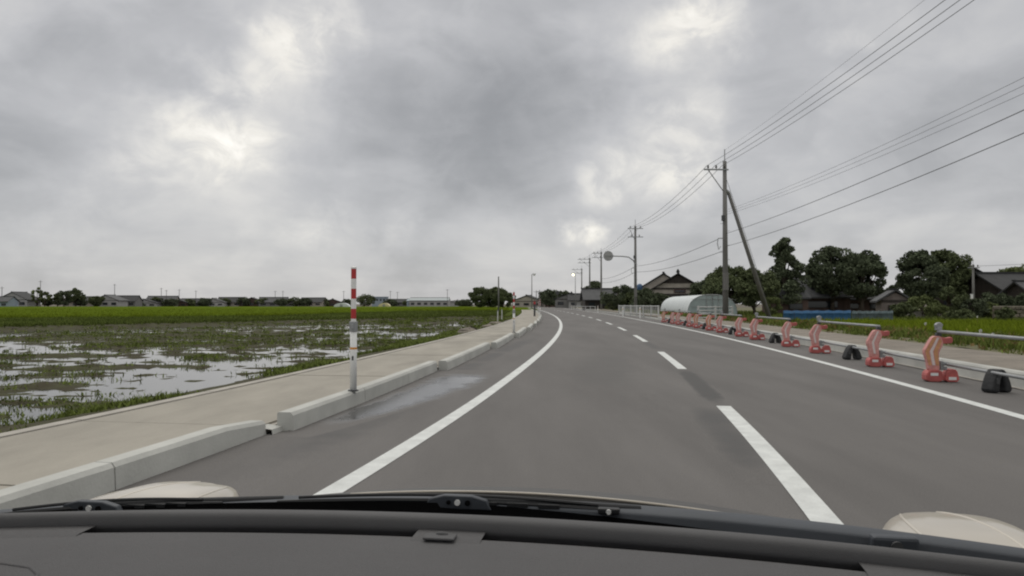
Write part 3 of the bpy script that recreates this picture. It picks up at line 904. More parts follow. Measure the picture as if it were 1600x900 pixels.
def make_weight():
    t = empty('rubber_weight')
    out = [(-.17, 0), (-.185, .05), (-.15, .15), (-.10, .25), (-.05, .305), (0, .32), (.05, .305), (.10, .25), (.15, .15), (.185, .05), (.17, 0)]
    inn = [(.055, 0), (.05, .08), (.028, .17), (0, .235), (-.028, .17), (-.05, .08), (-.055, 0)]
    for sgn, half in ((-1, [p for p in out if p[0] <= 0] + [p for p in inn if p[0] <= 0]), (1, [p for p in out if p[0] >= 0] + [p for p in inn if p[0] >= 0])):
        s = MB(); s.prism([(x + sgn * .0, z) for x, z in half], -.10, .10); s.build('leg', M_rubber, t, False, .055, 4)
    MB().box((-.10, -.103, .16), (.05, .006, .08)).build('patch', M_dark, t)
    return t
wproto = make_weight()
WT = [(1560, 10.45, .35), (1336, 16.6, .05), (1222, 23.6, .1), (1150, 30.2, .0), (1099, 36.4, .1), (1066, 42.2, .1), (1043, 48.2, 0)]
for k, (u, y, rz) in enumerate(WT):
    t = wproto if k == 0 else copy_tree(wproto)
    lo = [q for q in range(len(bar_pts)) if bar_pts[q].y > y]
    xx, _ = RPn(np.array(float(y)), 3.86)
    xa = float(xx) + .08
    t.location = (xa, y, .004); t.rotation_euler = (0, 0, rz)
    tag(t, f'black rubber saddle weight draped over the low pipe, {ORD[k]} from the near end', 'weight', 'black rubber weights along the barricades')

# ------------------------------------------------------------------ utility poles and wires
def crossarm(t, z, x0, x1, ang, n, parent_name='crossarm', r=.045):
    d = Vector((math.cos(ang), math.sin(ang), 0))
    o = MB().box(d * (x0 + x1) / 2 + Vector((0, -.12, z)), (x1 - x0, .075, .09), ang).build(parent_name, M_steel, t)
    for k in range(n):
        x = x0 + (x1 - x0) * (k + .5) / n if n > 1 else (x0 + x1) / 2
        s = MB(); s.tube([(0, 0, 0), (0, 0, .06), (0, 0, .07), (0, 0, .13), (0, 0, .15), (0, 0, .22)], [.03, .03, .075, .075, .04, .06], 8)
        for f in range(len(s.v)):
            v = Vector(s.v[f]); s.v[f] = tuple(v + d * x + Vector((0, -.12, z + .045)))
        s.build('insulator', M_ceram, t)
def utility_pole(u, y, h, label, x0=-1.5, x1=.25, arms=((.55, 3),), base=.05, brace=None, low=True, r=(.19, .12)):
    p = at(u, y, base); t = empty('utility_pole', p); tag(t, label, 'utility pole', 'utility poles along the right of the road')
    MB().tube([(0, 0, -.3), (0, 0, h * .5), (0, 0, h)], [r[0], (r[0] + r[1]) / 2, r[1]], 14).build('shaft', M_pole, t, True)
    MB().tube([(0, 0, h - .1), (0, 0, h + .75)], .03, 6).build('top_rod', M_steel, t)
    for dz, n in arms:
        crossarm(t, h - dz, x0, x1, .05, n)
    MB().tube([(x0 * .8, -.12, h - arms[0][0]), (0, -.05, h - arms[0][0] - 1.5)], .03, 6).build('arm_brace', M_steel, t)
    if low:
        s = MB(); s.tube([(-.45, -.05, h * .52), (0, -.05, h * .52)], .03, 6); s.tube([(-.45, -.05, h * .52), (-.5, -.05, h * .49), (-.42, -.05, h * .45), (-.3, -.05, h * .47)], .025, 6); s.build('cable_bracket', M_steel, t)
        MB().box((-.16, -.16, h * .645), (.18, .2, .35)).build('junction_box', M_dark, t, False, .02)
        MB().tube([(0, -.17, 2.0), (0, -.17, 3.1)], .16, 12).build('marker_wrap', M_pole, t)
        s = MB()
        for k in range(8):
            zz = h * .3 + k * .45
            s.tube([(.12 * (-1) ** k, 0, zz), (.3 * (-1) ** k, 0, zz)], .012, 5)
        s.build('step_bolts', M_steel, t)['kind'] = 'stuff'
    if brace:
        q, hz = brace
        t2 = empty('brace_pole', q); tag(t2, 'slanted concrete brace pole propping the tall utility pole', 'brace pole')
        e_ = Vector((p.x + .22, p.y, hz)) - Vector(q)
        MB().tube([e_ * -.03, e_], [.155, .105], 12).build('shaft', M_pole, t2, True)
        MB().tube([e_ * .995, e_ * 1.005 + Vector((-.12, 0, .03))], .13, 10).build('top_clamp', M_steel, t2)
        MB().tube([e_ * .44, e_ * .455], .15, 12).build('band', M_steel, t2)
    return p
P1 = utility_pole(1133.5, 48, 10.1, 'tallest utility pole beside the slanted brace, before the white greenhouse', -1.35, .2, brace=(at(1204, 51, .0), 8.2))
P2 = utility_pole(993, 90, 10.3, 'utility pole carrying a round sign on a curved arm', -.9, .9, arms=((.3, 3), (1.3, 2)))
P3 = utility_pole(939.5, 135, 10.3, 'utility pole just beyond the round sign, third down the road', -1.6, .3, arms=((.25, 3), (1.0, 2)), low=False)
P4 = utility_pole(921.5, 158, 10.6, 'utility pole with wide double crossarms, fourth down the road', -2.5, .3, arms=((.3, 3), (1.0, 3)), low=False)
P5 = utility_pole(909.0, 196, 10.2, 'farthest utility pole near the lit street lamp', -2.6, .3, arms=((.3, 3), (1.2, 3)), low=False)
P0 = Vector((12.4, 3.0, .05))
t = MB().box((P4.x, P4.y - .3, 3.3), (.7, .03, .45)).build('pole_placard', M_white); tag(t, 'small white placard on the fourth utility pole', 'placard')
def wire(a, b_, sag, r, label, group='overhead wires', name='overhead_wire'):
    a = Vector(a); b_ = Vector(b_); n = 18
    pts = [a.lerp(b_, k / n) - Vector((0, 0, sag * 4 * (k / n) * (1 - k / n))) for k in range(n + 1)]
    o = MB().tube(pts, r, 5).build(name, M_wire)
    return tag(o, label, 'wire', group)
h1 = P1.z + 10.1
for k, (xa, lab) in enumerate(((-1.15, 'upper'), (-.65, 'middle'), (-.2, 'lower'))):
    wire(P1 + Vector((xa, -.12, 9.8)), P0 + Vector((.40 + k * .38, 0, 11.0)), .55, .011, f'{lab} of three power lines running overhead from the tallest pole', 'three power lines overhead')
    wire(P1 + Vector((xa, -.12, 9.8)), P2 + Vector((-.6 + k * .6, 0, 10.2)), .6, .014, f'{lab} power line between the tallest pole and the round sign pole', 'power lines towards the far poles')
    wire(P2 + Vector((-.6 + k * .6, 0, 10.2)), P3 + Vector((-1.3 + k * .6, 0, 10.2)), .6, .014, f'{lab} power line between second and third utility poles', 'power lines towards the far poles')
    wire(P3 + Vector((-1.3 + k * .6, 0, 10.2)), P4 + Vector((-2.1 + k * .9, 0, 10.5)), .3, .014, f'{lab} power line between third and fourth utility poles', 'power lines towards the far poles')
wire(P1 + Vector((0, 0, 10.8)), P0 + Vector((.3, 0, 11.6)), .5, .005, 'thin earth wire highest above the road')
for k in range(3):
    wire(P1 + Vector((.15, 0, 7.05 - k * .14)), P0 + Vector((.9 + .1 * k, 0, 7.9 - k * .2)), .55, .006, f'thin service wire at mid height, {ORD[k]} from the top', 'thin service wires')
wire(P1 + Vector((.05, -.1, 5.55)), P0 + Vector((.8, 0, 7.3)), .5, .013, 'thick upper communication cable running over the field')
wire(P1 + Vector((.05, -.1, 4.75)), P0 + Vector((.8, 0, 6.9)), .55, .013, 'thick lower communication cable running over the field')
wire(P1 + Vector((-.45, -.05, 5.2)), P2 + Vector((0, 0, 5.6)), .35, .017, 'upper communication cable from the tallest pole to the sign pole')
wire(P1 + Vector((-.05, -.05, 4.5)), P2 + Vector((0, 0, 4.9)), .35, .017, 'lower communication cable from the tallest pole to the sign pole')
wire(P2 + Vector((0, 0, 5.6)), P3 + Vector((0, 0, 5.6)), .4, .02, 'upper communication cable beyond the sign pole')
wire(P2 + Vector((0, 0, 4.9)), P3 + Vector((0, 0, 4.9)), .4, .02, 'lower communication cable beyond the sign pole')
wire(P1 + Vector((.1, 0, 9.0)), at(1204, 51, 0) + Vector((.6, 1.0, 0)), 0, .012, 'thin steel stay wire beside the slanted brace pole')
# round sign on its arm
q = P2 + Vector((0, -.18, 0)); t = empty('round_sign', q); tag(t, 'round grey sign seen from behind on a curved arm', 'sign')
zc = (475 - 400) / 1200 * 90 + 1.2 - .05
MB().tube([(0, 0, zc - 1.1), (-.25, 0, zc - .55), (-.8, 0, zc - .15), (-1.5, 0, zc - .05), (-3.0, 0, zc)], .07, 8).build('curved_arm', M_steel, t, True)
MB().tube([(-3.2, .02, zc), (-3.2, .06, zc)], .58, 28).build('disc', M_steel, t)
MB().tube([(-3.2, -.02, zc), (-3.2, .02, zc)], .53, 28).build('face', mat('sign_back', (.34, .345, .34), .6, .1, 3), t)
MB().box((-3.2, -.06, zc), (.7, .05, .06)).build('mount_bar', M_steel, t)
# street lamps
def street_lamp(u, y, h, label, lit, side):
    p = at(u, y, 0); t = empty('street_lamp', p); tag(t, label, 'street lamp')
    MB().tube([(0, 0, -.3), (0, 0, h)], [.11, .07], 10).build('shaft', M_pole if not lit else M_steel, t, True)
    MB().tube([(0, 0, h - .1), (side * .25, 0, h + .03), (side * .5, 0, h + .05)], .04, 8).build('arm', M_steel, t)
    MB().box((side * .5, 0, h + .08), (.75, .42, .12)).build('lamp_housing', M_steel, t, False, .05)
    s = MB(); s.tube([(side * .5, -.26, h - .12), (side * .5, -.14, h - .10)], [.27, .27], 16); s.tube([(side * .5, 0, h - .22), (side * .5, 0, h + .02)], [.16, .26], 16)
    s.build('lamp_glass', M_lamp if lit else M_lampw, t, False)
    return t
street_lamp(899, 176, 8.0, 'lit yellow street lamp before the far utility poles', True, -1)
street_lamp(831, 160, 7.4, 'unlit street lamp with pale head left of the road', False, 1)
p = at(779, 120, -.2); t = empty('field_pole', p); tag(t, 'bare grey pole standing in front of the round tree', 'pole')
MB().tube([(0, 0, -.2), (0, 0, 5.6)], [.13, .10], 10).build('shaft', M_pole, t, True); MB().tube([(0, 0, 5.6), (0, 0, 5.7)], [.11, .05], 10).build('cap', M_dark, t)
p = at(871, 230, 0); t = empty('traffic_mirror', p); tag(t, 'tiny dark round mirror on a thin pole far down the road', 'mirror')
MB().tube([(0, 0, -.3), (0, 0, 4.0)], .06, 8).build('shaft', M_pole, t); MB().tube([(0, -.1, 4.6), (0, 0, 4.6)], .6, 16).build('disc', M_dark, t)

# ------------------------------------------------------------------ trees
def leaf_cloud(centres, radii, n_each, size, flat=.75):
    V = []; 
    for c, r, n in zip(centres, radii, n_each):
        d = rng.normal(0, 1, (n, 3)); d /= np.linalg.norm(d, axis=1)[:, None]
        rr = r * rng.uniform(.35, 1.05, n) ** .6
        P = np.array(c) + d * rr[:, None] * [1, 1, flat]
        V.append(P)
    P = np.concatenate(V); n = len(P)
    a = rng.normal(0, 1, (n, 3)); a /= np.linalg.norm(a, axis=1)[:, None]
    b_ = np.cross(a, rng.normal(0, 1, (n, 3))); b_ /= np.linalg.norm(b_, axis=1)[:, None]
    sz = size * rng.uniform(.55, 1.35, n)[:, None]
    v = np.stack([P - a * sz, P + b_ * sz * .55, P + a * sz, P - b_ * sz * .55], 1).reshape(-1, 3)
    f = np.arange(n * 4).reshape(-1, 4)
    return v, f
TREEQ = 1.0
def tree(name, u, y, w, h, label, m=M_leafd, trunk=.25, clumps=46, leaves=90, size=.26, base=.0, shape='round', group=None, cat='tree', dens=1.0):
    p = at(u, y, base); t = empty(name, p); tag(t, label, cat, group)
    C, Rr, N = [], [], []
    limbs = MB()
    th = h * trunk
    limbs.tube([(0, 0, -.2), (w * .01, 0, th), (0, w * .01, h * .7)], [h * .035, h * .026, h * .008], 9)
    for k in range(clumps):
        if shape == 'round':
            d = Vector((random.gauss(0, 1), random.gauss(0, 1), random.gauss(.15, 1))).normalized()
            rr = random.uniform(.45, 1.0) ** .5
            zc_ = th + (h - th) * .5
            c = Vector((d.x * w / 2 * rr * .84, d.y * w / 2 * rr * .84, zc_ + d.z * (h - th) / 2 * rr * .86))
            r = w * random.uniform(.085, .16)
        elif shape == 'cone':
            f = (k + random.random()) / clumps
            z = th + (h - th) * f
            rad = w / 2 * (1 - f) ** .6 * random.uniform(.5, 1.0) * (1 + .2 * math.sin(f * 26))
            a = random.uniform(0, 6.283)
            c = Vector((math.cos(a) * rad, math.sin(a) * rad, z)); r = w * .14 * (1 - f * .5)
        else:   # hedge-like
            c = Vector((random.uniform(-.5, .5) * w * .92, random.uniform(-.25, .25) * w * .5, th + (h - th) * random.uniform(.1, .92))); r = min(w, h) * random.uniform(.12, .22)
        C.append(c); Rr.append(r); N.append(int(leaves * dens * random.uniform(.7, 1.3)))
        if k % 5 == 0 and shape != 'hedge':
            limbs.tube([(0, 0, th * random.uniform(.7, 1.3)), c * .55 + Vector((0, 0, th * .4)), c], [h * .014, h * .009, h * .003], 6)
    limbs.build('trunk', M_bark, t, True)
    v, f = leaf_cloud(C, Rr, [int(q * 2.4) for q in N], size * .58)
    fast_mesh('crown', v, f, m, t)
    return t
# farm trees on the right
tree('broadleaf_tree', 1140, 76, 5.5, 5.0, 'dark leafy tree behind the tall utility pole', M_leafm, .15, 60, 90, .24)
tree('broadleaf_tree', 1178, 74, 4.6, 4.7, 'dark leafy tree directly behind the slanted brace pole', M_leafm, .15, 55, 90, .24)
tree('conifer_tree', 1226, 80, 5.6, 7.9, 'dark conifer with a pointed top beside the brown barn', M_leafd, .2, 60, 80, .24, shape='cone')
tree('broadleaf_tree', 1212, 82, 4.0, 5.2, 'low dark tree at the conifer\'s foot', M_leafd, .1, 44, 90, .25)
tree('broadleaf_tree', 1300, 84, 6.0, 7.6, 'large dark tree above the brown barn, first of a pair', M_leafd, .22, 70, 100, .27)
tree('broadleaf_tree', 1346, 82, 5.6, 6.9, 'large dark tree above the blue sheet, second of a pair', M_leafd, .22, 70, 100, .27)
tree('broadleaf_tree', 1268, 88, 2.4, 5.6, 'thin sparse tree between conifer and large dark tree', M_leafm, .3, 24, 50, .22)
tree('broadleaf_tree', 1440, 82, 5.6, 7.2, 'broad dark tree behind the small shed', M_leafd, .12, 75, 100, .27)
tree('broadleaf_tree', 1482, 84, 5.0, 7.5, 'tall dark tree beside the small utility pole', M_leafm, .2, 60, 95, .27)
tree('broadleaf_tree', 1392, 88, 2.6, 3.4, 'slim dark tree filling the gap behind the shed', M_leafd, .1, 34, 90, .25)
tree('broadleaf_tree', 1592, 120, 7, 7.6, 'pale green tree behind the tiled roof', M_leafl, .2, 40, 80, .35)
tree('broadleaf_tree', 1100, 130, 5, 5.6, 'dark tree between the beige house and the greenhouse', M_leafd, .15, 40, 80, .3)
# shrubs
SH = [(1440, 60, 3.0, 1.9, 'rounded green shrub below the broad dark tree', M_leafl), (1410, 58, 2.2, 1.3, 'low grey green shrub beside the small shed', M_leafm), (1490, 58, 2.4, 2.6, 'olive green shrub beneath the tall dark tree', M_leafm),
      (1520, 57, 2.2, 1.6, 'dark shrub at the foot of the small pole', M_leafd), (1545, 57, 2.0, 1.3, 'pale green shrub before the stone wall', M_leafl), (1465, 56, 1.9, 1.2, 'pale bushy shrub at the meadow edge', M_leafl), (1208, 70, 1.6, 2.0, 'small green shrub beside the brown barn', M_leafl),
      (1500, 50, 1.8, .8, 'brown low shrub at the rice field edge', M_leafm), (1570, 50, 1.4, 1.0, 'grey weedy shrub against the stone wall', M_leafm)]
for u, y, w, h, lab, m in SH:
    tree('shrub', u, y, w, h, lab, m, .05, 26, 60, .16, group='shrubs round the farmyard', cat='shrub')
tree('hedge', 1574, 62, 4.6, 2.1, 'clipped dark hedge below the tiled roof', M_leafd, .05, 70, 80, .16, shape='hedge', cat='hedge')
for k, (u, y, w, h) in enumerate(((965, 118, 6, 4.2), (985, 116, 4, 2.8), (1012, 112, 4.5, 3.6), (1030, 115, 3.5, 3.0), (1004, 104, 3, 2.2))):
    tree('garden_tree', u, y, w, h, f'dark garden tree before the beige house, {ORD[k]} of five along the white fence', M_leafd if k != 1 else M_leafm, .1, 34, 70, .26, group='garden trees before the beige house')
tree('broadleaf_tree', 932, 165, 5.5, 6.2, 'dark rounded tree behind the third utility pole', M_leafd, .1, 44, 90, .32)
tree('broadleaf_tree', 951, 150, 3.4, 2.2, 'low reddish brown bush beside the white fence', mat('leaf_red', (.11, .075, .035), .8, .3, .5, island=.4), .05, 24, 60, .22, cat='shrub')
tree('broadleaf_tree', 960, 130, 3.0, 1.6, 'low pale weedy bush by the fence end', M_leafl, .05, 22, 60, .2, cat='shrub')
tree('broadleaf_tree', 880, 240, 6, 5.5, 'dark tree at the end of the road beside far roofs', M_leafd, .1, 34, 70, .4)
tree('broadleaf_tree', 858, 260, 10, 6.0, 'dark grove at the end of the road', M_leafd, .1, 40, 70, .45)
# big round tree on the left
for k, (u, w, h) in enumerate(((750, 7.0, 7.0), (770, 8.5, 6.9), (786, 7.5, 6.0))):
    tree('grove_tree', u, 235, w, h, f'dense dome of dark green trees across the field, {ORD[k]} of three', M_leafm, .05, 60, 80, .4, base=-.3, group='dome of trees across the field')

# ------------------------------------------------------------------ houses
def gable_house(name, u, y, w, d, eave, ridge, rz, label, wall, roof, axis='X', over=.6, group=None, windows=3, cat='house', base=0.0, parent=None, band=True):
    """ridge along local axis; front is -Y"""
    p = at(u, y, base); t = empty(name, p, rz); tag(t, label, cat, group)
    s = MB()
    if axis == 'X':
        s.prism([(-d / 2, -.3), (d / 2, -.3), (d / 2, eave), (0, ridge - .12), (-d / 2, eave)], -w / 2, w / 2, 'X')
    else:
        s.prism([(-w / 2, -.3), (w / 2, -.3), (w / 2, eave), (0, ridge - .12), (-w / 2, eave)], -d / 2, d / 2, 'Y')
    s.build('wall', wall, t)
    half = (d if axis == 'X' else w) / 2
    ln = (w if axis == 'X' else d) / 2 + over * .6
    sl = (ridge - eave) / half
    th = .16
    for sg in (-1, 1):
        s = MB()
        e0, e1 = sg * (half + over), 0
        z0, z1 = eave - over * sl + .02, ridge + .02
        prof = [(e0, z0), (e1, z1), (e1, z1 + th), (e0, z0 + th)]
        s.prism(prof, -ln, ln, 'X' if axis == 'X' else 'Y')
        s.build('roof', roof, t)
    rb = MB(); g_ = min(1.0, w / 9.0) * .6
    if axis == 'X':
        rb.box((0, 0, ridge + th + .1 * g_), (2 * ln + .1, .35, .34 * g_))
        rb.box((-ln, 0, ridge + th + .2 * g_), (.15, .4, .5 * g_)); rb.box((ln, 0, ridge + th + .2 * g_), (.15, .4, .5 * g_))
    else:
        rb.box((0, 0, ridge + th + .1 * g_), (.35, 2 * ln + .1, .34 * g_))
        rb.box((0, -ln, ridge + th + .2 * g_), (.4, .15, .5 * g_)); rb.box((0, ln, ridge + th + .2 * g_), (.4, .15, .5 * g_))
    rb.build('ridge', M_ridge, t)
    for k in range(windows):
        x = -w / 2 + w * (k + .5) / windows
        wnd = MB().box((x, -d / 2 - .03, eave * .5), (w / windows * .55, .08, eave * .36)).build('window', M_timber, t)
        MB().box((x, -d / 2 - .085, eave * .5), (w / windows * .55 - .2, .03, eave * .36 - .2)).build('pane', M_glass, wnd)
    if band:
        MB().box((0, -d / 2 - .02, eave - .15), (w + .04, .06, .22)).build('eave_band', M_timber, t)
    return t
# the beige two-gabled house: front gable and a gable behind, to its left
t = gable_house('farmhouse', 1060, 138, 10.4, 7.0, 3.35, 6.45, R(-13), 'beige farmhouse with dark tiled gable and ridge ornament', M_wallb, M_tile, 'Y', 1.0, windows=0, band=False)
y0 = -3.56
for z, ww in ((3.9, 8.7), (5.0, 5.0), (2.85, 10.5)):
    MB().box((0, y0, z), (ww, .12, .28)).build('timber_beam', M_timber, t)
MB().prism([(-2.3, 5.15), (2.3, 5.15), (0, 6.3)], y0 - .08, y0, 'Y').build('gable_panel', M_timber, t)
wn_ = MB().box((0.3, y0 - .02, 3.45), (2.0, .12, .55)).build('window', mat('brown_shutter', (.10, .045, .04), .8), t)
MB().box((0.3, y0 - .1, 3.45), (1.7, .04, .35)).build('pane', M_glass, wn_)
MB().prism([(-6.4, 2.3), (6.4, 2.3), (6.1, 2.65), (-6.1, 2.65)], y0 - 1.3, y0, 'Y').build('pent_roof', M_tile, t)
MB().box((0, y0 - .4, 1.0), (10, .1, 2.2)).build('lower_wall', M_timber, t)
for k in range(4):
    MB().box((-4.2 + k * 2.7, y0 - .48, 1.1), (1.9, .05, 1.8)).build('window', M_glass, t)
MB().prism([(-.35, 6.7), (.35, 6.7), (.2, 7.1), (0, 7.35), (-.2, 7.1)], -4.3, -4.0, 'Y').build('ridge_ornament', M_ridge, t)
t2 = gable_house('farmhouse_wing', 1038, 146, 8.0, 9.0, 4.3, 6.75, R(-13), 'beige rear wing with plain gable behind the farmhouse', M_wallb, M_tile, 'Y', .6, windows=0, band=False)
MB().box((-3, -4.55, 2.2), (1.4, .08, 1.2)).build('window', M_glass, t2)
gable_house('long_house', 962, 150, 12.5, 6, 2.3, 4.0, 0, 'long low house with dark tiled roof left of the farmhouse', M_timber, M_tilel, 'X', .8, windows=5)
gable_house('long_house', 1002, 146, 3.4, 4, 2.4, 3.6, 0, 'short dark annex joining the farmhouse', M_timber, M_tilel, 'X', .3, windows=1)
t = empty('water_tank', at(999.5, 140, 3.6)); tag(t, 'round blue tank on the annex roof', 'tank')
MB().tube([(0, 0, -.2), (0, 0, 0), (0, 0, .2), (0, 0, 1.0), (0, 0, 1.2), (0, 0, 1.3)], [.3, .3, .5, .5, .32, .1], 16).build('body', M_bluetank, t, True)
MB().box((0, 0, -.35), (1.0, .8, .3)).build('stand', M_steel, t)
# brown barn, small shed, dark gable, tiled house on the right
gable_house('barn', 1258, 87, 7.2, 6, 2.3, 4.2, R(14), 'brown timber barn with grey tiled roof under the trees', M_wallr, M_tilel, 'X', .8, windows=1)
t = gable_house('barn_lean_to', 1232, 80, 3.0, 2.4, 1.9, 2.7, R(14), 'small lean-to with tiled roof beside the brown barn', M_wallr, M_tilel, 'X', .3, windows=1, cat='shed')
gable_house('shed', 1394, 70, 2.3, 2.6, 1.6, 2.35, R(-15), 'small greyish shed with little tiled roof under the trees', mat('shed_wall', (.17, .145, .135), .9, .15, 2), M_tilel, 'Y', .45, windows=1, cat='shed')
gable_house('long_shed', 1320, 90, 8, 4, 1.9, 3.0, 0, 'dark timber shed behind the blue sheet', M_wallr, M_tile, 'X', .5, windows=3, cat='shed')
gable_house('barn', 1512, 92, 7.0, 8, 3.2, 5.6, R(-28), 'dark gabled barn behind the small utility pole', M_timber, M_tile, 'Y', .7, windows=2)
gable_house('tiled_house', 1592, 82, 8.6, 7, 2.7, 4.3, R(4), 'low house with broad dark tiled roof behind the hedge', M_timber, M_tile, 'X', .9, windows=3)
gable_house('tiled_house', 1625, 76, 4.6, 4, 2.2, 3.3, R(4), 'small wing with lighter tiled roof at the picture\'s edge', M_timber, M_tilel, 'X', .7, windows=1)
# small pole on the right with its wire
p = at(1521, 72, 0); t = empty('small_utility_pole', p); tag(t, 'small utility pole with short crossarm before the dark barn', 'utility pole')
MB().tube([(0, 0, 0), (0, 0, 4.9)], [.13, .09], 10).build('shaft', M_pole, t, True); crossarm(t, 4.6, -.55, .55, 0, 3); MB().tube([(0, 0, 4.8), (0, 0, 5.4)], .02, 6).build('top_rod', M_steel, t)
MB().box((-.25, -.15, 1.9), (.25, .05, .45)).build('notice', M_white, t)
wire(p + Vector((.4, -.1, 4.75)), p + Vector((22, -18, 6.6)), .4, .014, 'single wire running off from the small utility pole')
p = at(1551, 150, 0); t = empty('distant_pole', p); tag(t, 'tiny distant pole above the tiled roof', 'utility pole')
MB().tube([(0, 0, 0), (0, 0, 7.4)], .1, 8).build('shaft', M_pole, t); MB().box((0, 0, 7), (1.2, .1, .1)).build('crossarm', M_steel, t)
# blue sheet fence
a, c = at(1224, 50, .06), at(1330, 51, .06)
def sheet_fence(name, a, c, h, m, label):
    a = Vector(a); c = Vector(c); t = empty(name, a); tag(t, label, 'sheet fence'); n = 24
    d = c - a; nrm = Vector((-d.y, d.x, 0)).normalized()
    f = [d * (k / n) + nrm * (.05 * math.sin(k * 2.1) + .03 * math.sin(k * 5.3)) for k in range(n + 1)]
    s = MB()
    s.sheet([[tuple(q) for q in f], [tuple(q + Vector((0, 0, h * .5)) + nrm * .04) for q in f], [tuple(q + Vector((0, 0, h + .02 * math.sin(k * 1.7)))) for k, q in enumerate(f)],
             [tuple(q + nrm * .02 + Vector((0, 0, h + .02 * math.sin(k * 1.7)))) for k, q in enumerate(f)], [tuple(q + nrm * .02) for q in f]])
    s.build('sheet', m, t, True)
    for k in range(0, n + 1, 4):
        MB().tube([d * (k / n) - nrm * -.09, d * (k / n) + nrm * .09 + Vector((0, 0, h + .08))], .02, 6).build('stake', M_bark, t)
    return t
sheet_fence('blue_sheet', a, c, .70, M_tarpB, 'bright blue plastic sheet strung along the field edge')
sheet_fence('grey_sheet', c + Vector((.05, .02, 0)), at(1396, 52, .06), .67, M_tarpG, 'faded blue grey sheet continuing the bright blue one')
# white birds / bags in the field
for k, (u, y, z) in enumerate(((1527, 34, .55), (1446, 24, .50), (1532, 18, .48), (1551, 16.5, .45))):
    t = empty('marker_flag', at(u, y, .1)); tag(t, f'small white marker tag in the rice field, {ORD[k]} from the far end', 'marker', 'white markers in the rice field')
    MB().tube([(0, 0, 0), (0, 0, z)], .006, 5).build('stick', M_dry, t)
    s = MB(); s.add([(-.03, 0, z - .06), (.02, .01, z - .07), (.03, 0, z + .01), (-.01, -.02, z + .03), (-.04, .01, z)], [(0, 1, 2, 3, 4)])
    o = s.build('tag', M_white, t); md = o.modifiers.new('thick', 'SOLIDIFY'); md.thickness = .006
# stone wall at the right
wl0 = empty('stone_wall', at(1556, 54, 0)); tag(wl0, 'rough tan stone wall below the clipped hedge', 'wall')
for rrow in range(4):
    x = -.15 * (rrow % 2)
    while x < 5.2:
        ww = random.uniform(.3, .6)
        s = MB(); s.box((x + ww / 2, random.uniform(-.04, .04), .12 + rrow * .27), (ww - .03, .34, .25)); s.build('stone', M_stone, wl0, False, .04, 1)
        x += ww
s = MB(); s.box((2.5, .08, .45), (5.3, .2, 1.0)); s.build('backing', M_soil, wl0)
wl1 = empty('low_wall', at(1420, 60, 0)); tag(wl1, 'low pale concrete wall behind the rice field shrubs', 'wall')
MB().box((4.2, 0, .25), (8.6, .2, .6)).build('body', M_edge, wl1); MB().box((4.2, 0, .58), (8.7, .3, .07)).build('coping', M_edge, wl1)

# ------------------------------------------------------------------ greenhouse
def greenhouse(A, B, w, h, label):
    A = Vector(A); B = Vector(B); t = empty('greenhouse', A); tag(t, label, 'greenhouse')
    ax = (B - A); L_ = ax.length; ax = ax.normalized(); side = Vector((ax.y, -ax.x, 0))
    n = 22
    def arch(s_, k=1.0, lift=0):
        out = []
        for i in range(n + 1):
            th = math.pi * i / n
            cx = -math.cos(th); sz = math.sin(th)
            out.append(ax * s_ + side * (w / 2 * k * (abs(cx) ** .8 * (1 if cx > 0 else -1))) + Vector((0, 0, h * k * sz ** .72 + lift)))
        return out
    rows = [arch(L_ * i / 24, 1 - .0015 * (i % 2)) for i in range(25)]
    MB().sheet(rows).build('film_cover', M_film, t, True)
    fr = arch(0.02, .985)
    s = MB(); s.add([tuple(q) for q in fr], [tuple(range(n + 1))]); s.build('end_sheet', M_filmend, t)
    bk = arch(L_ - .02, .985)
    s = MB(); s.add([tuple(q) for q in bk], [tuple(range(n + 1))]); s.build('end_sheet', M_filmend, t)
    for i in range(0, 13):
        MB().tube(arch(L_ * i / 12, .996), .016, 5, False).build('hoop', M_steel, t)
    d0 = side * -.55 - ax * .03; d1 = side * .55 - ax * .03
    for q in (d0, d1, (d0 + d1) / 2):
        MB().tube([q, q + Vector((0, 0, 2.0))], .03, 6).build('door_post', M_steel, t)
    MB().tube([d0 + Vector((0, 0, 2)), d1 + Vector((0, 0, 2))], .03, 6).build('door_lintel', M_steel, t)
    for zz in (.9, 1.6):
        MB().tube([side * (-w * .42) - ax * .02 + Vector((0, 0, zz)), side * (w * .42) - ax * .02 + Vector((0, 0, zz))], .02, 6).build('end_rail', M_steel, t)
    for sg in (-1, 1):
        MB().tube([side * sg * w / 2 * .99 + Vector((0, 0, .5)) + ax * 0, side * sg * w / 2 * .99 + Vector((0, 0, .5)) + ax * L_], .02, 6).build('side_rail', M_steel, t)
    return t
greenhouse(at(1113, 72, .05), at(1062, 92, .05), 4.6, 2.05, 'white film tunnel greenhouse behind the white fence')

# ------------------------------------------------------------------ white fences
def rail_fence(a, c, h, label, posts, rails, bars=0):
    a = Vector(a); c = Vector(c); t = empty('white_fence', a); tag(t, label, 'fence'); d = c - a
    for k in range(posts):
        q = d * (k / (posts - 1))
        MB().box(q + Vector((0, 0, h / 2)), (.11, .11, h + .04)).build('post', M_fence, t, False, .01)
    for k in range(rails):
        z = h * (k + 1) / rails - .05 if rails > 2 else (h - .05 if k else .18)
        MB().tube([Vector((0, 0, z)), d + Vector((0, 0, z))], .035, 8).build('rail', M_fence, t)
    for k in range(bars):
        q = d * ((k + .5) / bars)
        MB().tube([q + Vector((0, 0, .15)), q + Vector((0, 0, h - .06))], .035, 6).build('baluster', M_fence, t)
    return t
rail_fence(at(1091, 47, .2), at(1144, 48.5, .2), .86, 'white pipe fence with horizontal rails in front of the greenhouse', 3, 4)
rail_fence(at(967, 76, .15), at(1029, 62, .15), .92, 'long white fence with upright bars by the sign pole', 7, 2, 26)
